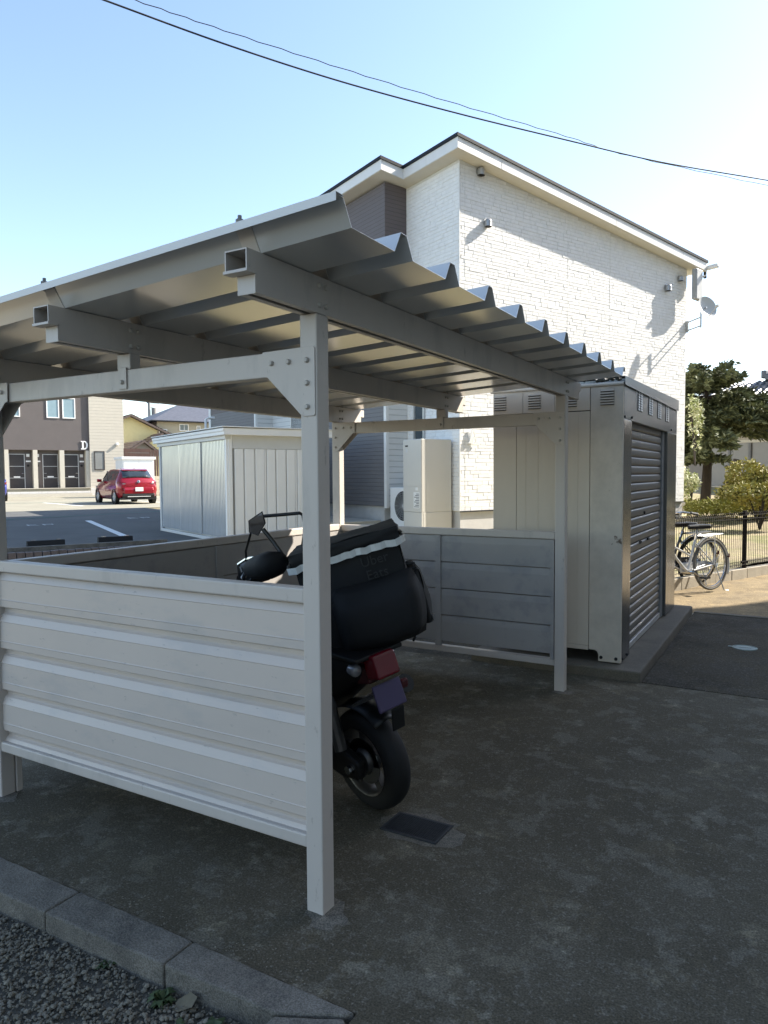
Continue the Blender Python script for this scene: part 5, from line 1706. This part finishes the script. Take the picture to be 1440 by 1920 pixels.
MB().bar((-.06, .09, .535), (-.185, .05, .60), .05, .012).build('plate_bracket', M_RIM, mc)
MB().tube([(.30, .12, .22), (.26, .24, .015)], .012, 8).build('side_stand', M_RIM, mc)
MB().box(-.16, .20, -.13, .13, .745, .765).build('carrier', M_BLACKP, mc, bevel=.006)
# steering gear placed from measured points
TL = lambda P: MCI @ Vector(P)
c0, g0, g1 = TL((-1.06, .92, 1.02)), TL((-.98, .80, 1.055)), TL((-.735, .665, 1.10))
bar_r = c0 + (c0 - g1) * .95
MB().tube([g1, g0, c0, bar_r], .014, 10).build('handlebar', M_CHROME, mc)
dv_ = (g1 - g0)
q = MB()
mid = g0.lerp(g1, .5)
up = Vector((0, 0, 1)); ax = dv_.normalized(); sd = ax.cross(up).normalized()
SE = [(-.10, .030), (.02, .052), (.20, .068), (.55, .078), (.85, .082), (1.05, .074), (1.12, .035)]
for f, r in SE:
    for k in range(12):
        t = 2 * math.pi * k / 12
        q.v.append(tuple(g0 + dv_ * f + (sd * math.cos(t) * r + up * math.sin(t) * r * .82) - up * .012))
for i in range(len(SE) - 1):
    for k in range(12): q.f.append((i * 12 + k, i * 12 + (k + 1) % 12, (i + 1) * 12 + (k + 1) % 12, (i + 1) * 12 + k))
q.f.append(tuple(range(11, -1, -1))); q.f.append(tuple((len(SE) - 1) * 12 + k for k in range(12)))
q.build('hand_cover', M_FABRIC, mc, smooth=60)
mm = TL(at(500, 1047, 3.45))
MB().tube([mm, mm + ax * .05 + up * -.01], .02, 6).build('cover_strap', M_REFLECT, mc)
mid_r = g0.lerp(bar_r, 1.0)
MB().obox(c0 + Vector((.02, 0, -.02)), (.07, 0, 0), (0, .06, 0), (0, 0, .05)).build('bar_clamp', M_BLACKP, mc, bevel=.012)
lev = [TL(at(452, 1072, 3.62)), TL(at(447, 1058, 3.6)), TL(at(462, 1048, 3.55)), TL(at(475, 1046, 3.5))]
MB().tube(lev, .008, 6).build('brake_lever', M_CHROME, mc)
MB().torus(TL(at(466, 1080, 3.6)), (1, .3, .2), .035, .009, 18, 6).build('brake_hose', M_BLACKP, mc)
MB().tube([TL(at(455, 1084, 3.62)), TL(at(464, 1072, 3.6)), TL(at(478, 1064, 3.58))], .013, 8).build('cable', M_STOT, mc)
# mirrors: pentagon glass on a stalk; the other one's arm reaches right
mp_ = [(467, 977), (491, 960.5), (497, 981), (484, 1003), (468, 997)]
mdep = 3.42
mpts = [TL(at(x, y, mdep)) for x, y in mp_]
mc_ = sum(mpts, Vector()) / 5
bk = (TL(at(482, 980, mdep + 1)) - TL(at(482, 980, mdep))).normalized()
q = MB()
big = [mc_ + (p_ - mc_) * 1.10 for p_ in mpts]
bck = [mc_ + (p_ - mc_) * .7 + bk * .035 for p_ in mpts]
q.add(big + [p_ + bk * .012 for p_ in big] + bck, [(0, 1, 2, 3, 4)] + [(i, 5 + i, 5 + (i + 1) % 5, (i + 1) % 5) for i in range(5)] + [(5 + i, 10 + i, 10 + (i + 1) % 5, 5 + (i + 1) % 5) for i in range(5)] + [(14, 13, 12, 11, 10)])
mo_ = q.build('mirror', M_BLACKP, mc)
q = MB()
inn = [mc_ + (p_ - mc_) * .95 - bk * (.003 + .006 + (p_.z - mc_.z) * .16) for p_ in mpts]
q.add(inn, [(0, 1, 2, 3, 4)])
q.build('mirror_glass', mat('mirror_silver', (.55, .56, .57), .06, metal=1.0, var=.0), mo_)
MB().tube([TL(at(493, 992, 3.43)), TL(at(512, 1015, 3.42)), TL(at(531, 1042, 3.40))], .0105, 8).build('mirror_stalk', M_BLACKP, mc)
MB().tube([TL(at(470, 1000, 3.44)), TL(at(461, 1033, 3.52)), TL(at(462, 1052, 3.55))], .006, 6).build('mirror_stalk', M_BLACKP, mc)
MB().tube([TL(at(492, 968, 3.5)), TL(at(530, 965, 3.48)), TL(at(562, 962, 3.46)), TL(at(568, 966, 3.46)), TL(at(572, 990, 3.46)), TL(at(565, 1040, 3.5))], .0085, 8).build('mirror_stalk', M_BLACKP, mc)

# insulated delivery bag strapped on the carrier: a thing of its own
BYAW, BLEAN = rad(122), rad(-15.5)
BORG = at(697, 1206, 3.14)
bag = thing('delivery_bag', 'large black insulated delivery bag with silver reflective band on the scooter', 'bag', BORG, (BLEAN, 0, BYAW))
BZ0, BZ1 = .0, .47


def pillow(x0, x1, y0, y1, z0, z1, bul=.012, n=7, seed=2):
    q = MB()
    rr_ = random.Random(seed)
    wob = lambda a, b: bul * (1 - (2 * a - 1) ** 4) * (1 - (2 * b - 1) ** 4) + .006 * math.sin(9 * a + seed) * math.sin(7 * b + 2)
    def facep(fn):
        b_ = len(q.v)
        for i in range(n + 1):
            for j in range(n + 1): q.v.append(fn(i / n, j / n))
        for i in range(n):
            for j in range(n): q.f.append((b_ + i * (n + 1) + j, b_ + (i + 1) * (n + 1) + j, b_ + (i + 1) * (n + 1) + j + 1, b_ + i * (n + 1) + j + 1))
    Lx = lambda a: x0 + (x1 - x0) * a
    Ly = lambda a: y0 + (y1 - y0) * a
    Lz = lambda a: z0 + (z1 - z0) * a
    facep(lambda a, b: (x0 - wob(a, b), Ly(1 - a), Lz(b)))
    facep(lambda a, b: (x1 + wob(a, b), Ly(a), Lz(b)))
    facep(lambda a, b: (Lx(a), y0 - wob(a, b), Lz(b)))
    facep(lambda a, b: (Lx(1 - a), y1 + wob(a, b), Lz(b)))
    facep(lambda a, b: (Lx(a), Ly(b), z1 + wob(a, b)))
    facep(lambda a, b: (Lx(1 - a), Ly(b), z0 - wob(a, b) * .3))
    return q


YW = .232
pillow(.0, .42, -YW, YW, BZ0, BZ1 - .035, .012).build('body', M_FABRIC, bag, smooth=60)
pillow(-.016, .436, -YW - .014, YW + .014, BZ1 - .055, BZ1, .007, seed=5).build('lid', M_FABRIC, bag, smooth=60)
# puckered reflective band round the rim of the lid
q = MB()
path = [(-.026, y) for y in np.linspace(YW - .01, -YW - .012, 22)] + [(x, -YW - .022) for x in np.linspace(-.01, .42, 12)]
path = [(x, YW + .024) for x in np.linspace(.42, -.01, 14)] + path
vs = []
for i, (x, y) in enumerate(path):
    k = .004 * math.sin(i * 1.9) + R.uniform(-.003, .003)
    out = (-1 if x < -.02 else 0, (1 if y > 0 else -1) if x >= -.02 else 0)
    z_ = BZ1 - .064 + R.uniform(-.004, .004)
    vs += [(x + out[0] * (.016 + k), y + out[1] * (.010 + k), z_ - .015), (x + out[0] * (.018 + k), y + out[1] * (.012 + k), z_ + .015)]
q.add(vs, [(2 * i, 2 * i + 2, 2 * i + 3, 2 * i + 1) for i in range(len(path) - 1)])
q.build('reflective_band', M_REFLECT, bag, thick=.001)
# swollen rear pocket
q = MB()
ny, nz = 10, 8
for i in range(ny + 1):
    for j in range(nz + 1):
        a, b_ = i / ny, j / nz
        y = (.12) - (YW + .12 + .012) * a
        z = -.005 + .285 * b_
        d = .085 * (1 - abs(2 * a - 1) ** 7) * (1 - abs(2 * b_ - .85) ** 4.0 * .95) + .006 * math.sin(5 * a + 3 * b_)
        q.v.append((-.016 - max(0, d), y - .035 * math.sin(math.pi * b_ * .9) * (a > .5) * (a - .5) * 2, z - .01 * math.sin(math.pi * a)))
for i in range(ny):
    for j in range(nz): q.f.append((i * (nz + 1) + j, (i + 1) * (nz + 1) + j, (i + 1) * (nz + 1) + j + 1, i * (nz + 1) + j + 1))
q.build('rear_pocket', M_FABRIC, bag, smooth=60, thick=.006)
pillow(.03, .38, -YW - .055, -YW - .012, BZ0 + .01, BZ0 + .25, .02, seed=8).build('side_pocket', M_FABRIC, bag, smooth=60)
MB().tube([(.0, -YW - .01, .295), (.0, -YW - .045, .29), (.0, -YW - .045, .27), (.0, -YW - .008, .262)], .005, 6).build('strap_loop', M_FABRIC, bag)
for s_ in (-.1, .08): MB().tube([(.01, s_ - .1, BZ0 + .01), (.005, s_ - .09, BZ0 - .03), (.02, s_ - .08, BZ0 - .045)], .006, 6).build('buckle_strap', M_FABRIC, bag)


def text_mesh(txt, size, m, parent, mtx, name='lettering', depth=.0012):
    cu = bpy.data.curves.new(name, 'FONT')
    cu.body = txt; cu.size = size; cu.extrude = depth; cu.align_x = 'LEFT'
    cu.resolution_u = 3
    t = bpy.data.objects.new(name, cu)
    COL.objects.link(t)
    bpy.context.view_layer.update()
    me = bpy.data.meshes.new_from_object(t.evaluated_get(bpy.context.evaluated_depsgraph_get()))
    bpy.data.objects.remove(t); bpy.data.curves.remove(cu)
    me.materials.clear(); me.materials.append(m)
    o = bpy.data.objects.new(name, me)
    COL.objects.link(o)
    o.parent = parent
    o.matrix_local = mtx
    return o


# printed name: x of the text runs along -y of the bag (left to right seen from behind)
def tm(y, z, x=-.0245):
    M_ = Matrix(((0, 0, -1), (-1, 0, 0), (0, 1, 0))).to_4x4()
    M_.translation = Vector((x, y, z))
    return M_


text_mesh('Uber', .060, M_PRINT, bag, tm(-.05, .335))
text_mesh('Eats', .060, M_PRINT, bag, tm(-.06, .275, -.0265))

# ================================================================== SMALL THINGS ON THE GROUND
gr = thing('drain_grate', 'dark rectangular drain grate set in the concrete behind the scooter wheel', 'drain grate', (0, .695, .0))
MB().add([(.16 * math.cos(t) * k_ + (.02 if k_ > 1 else 0), .118 * math.sin(t) * k_ + .008, .0012) for t, k_ in ((i * .2856, R.uniform(.98, 1.32)) for i in range(22))], [tuple(range(22))]).build('mortar_bed', M_MORTAR, gr)
q = MB()
for (x0, x1, y0, y1) in ((-.135, .128, -.085, -.073), (-.135, .128, .075, .087), (-.135, -.123, -.073, .075), (.116, .128, -.073, .075)): q.box(x0, x1, y0, y1, .0013, .007)
q.build('frame', M_GRATE, gr)
MB().box(-.123, .116, -.073, .075, .0013, .0025).build('pit', M_DARK, gr)
q = MB()
for k in range(26): q.box(-.121 + k * .0092, -.1185 + k * .0092, -.073, .075, .0026, .006)
for k in range(16): q.box(-.123, .116, -.070 + k * .0095, -.0675 + k * .0095, .0026, .0062)
q.build('grating_bars', M_GRATE, gr)
dl = thing('drain_cover', 'round pale green drain lid in the concrete path', 'drain lid', (1.0, 4.84, .002))
MB().lathe((0, 0, 0), (0, 0, 1), [(.098, -.01), (.098, .006), (.088, .008), (.086, .004), (0, .005)], 36).build('cover', M_LID, dl, smooth=40)
q = MB()
for k in range(6):
    q.box(-.045 + .017 * k, -.036 + .017 * k, -.02, .02, .005, .0075)
q.box(-.045, .05, -.004, .004, .005, .0073)
q.build('cover_marks', M_LID, dl)
MB().box(-.13, -.095, -.014, .014, .0, .006).build('lifting_tab', M_LID, dl, bevel=.003)

# ================================================================== OVERHEAD WIRES
def wire(name, label, px, d0, d1, r, wav=0.0):
    P = []
    x0, x1 = px[0][0], px[-1][0]
    for x, y in px:
        P.append(at(x, y, d0 + (d1 - d0) * (x - x0) / (x1 - x0)))
    # refine by Catmull-Rom and run on past the frame
    P = [P[0] + (P[0] - P[1]) * 3] + P + [P[-1] + (P[-1] - P[-2]) * 3]
    Q = []
    for i in range(1, len(P) - 2):
        for k in range(10):
            t = k / 10
            a, b, c, d = P[i - 1], P[i], P[i + 1], P[i + 2]
            if i == 1: a = b + (b - c)
            if i == len(P) - 3: d = c + (c - b)
            Q.append(.5 * ((2 * b) + (c - a) * t + (2 * a - 5 * b + 4 * c - d) * t * t + (3 * b - a - 3 * c + d) * t ** 3))
    Q = [P[0]] + Q + [P[-2], P[-1]]
    if wav:
        Q = [q_ + Vector((0, 0, wav * math.sin(i * 2.1))) for i, q_ in enumerate(Q)]
    o = MB().tube(Q, r, 6).build(name, M_CABLE, smooth=60)
    return tag(o, label, 'cable', 'overhead cables')


wire('overhead_cable', 'thicker overhead cable crossing the sky, the lower of two', [(195, 0), (420, 82), (640, 153), (860, 213), (1060, 262), (1240, 304), (1440, 338)], 13, 20, .017)
wire('overhead_cable', 'thinner wavy overhead cable crossing above the thick one', [(252, 0), (420, 57), (640, 128), (860, 196), (1060, 255), (1180, 292), (1440, 348)], 13.2, 20.2, .0085, .012)
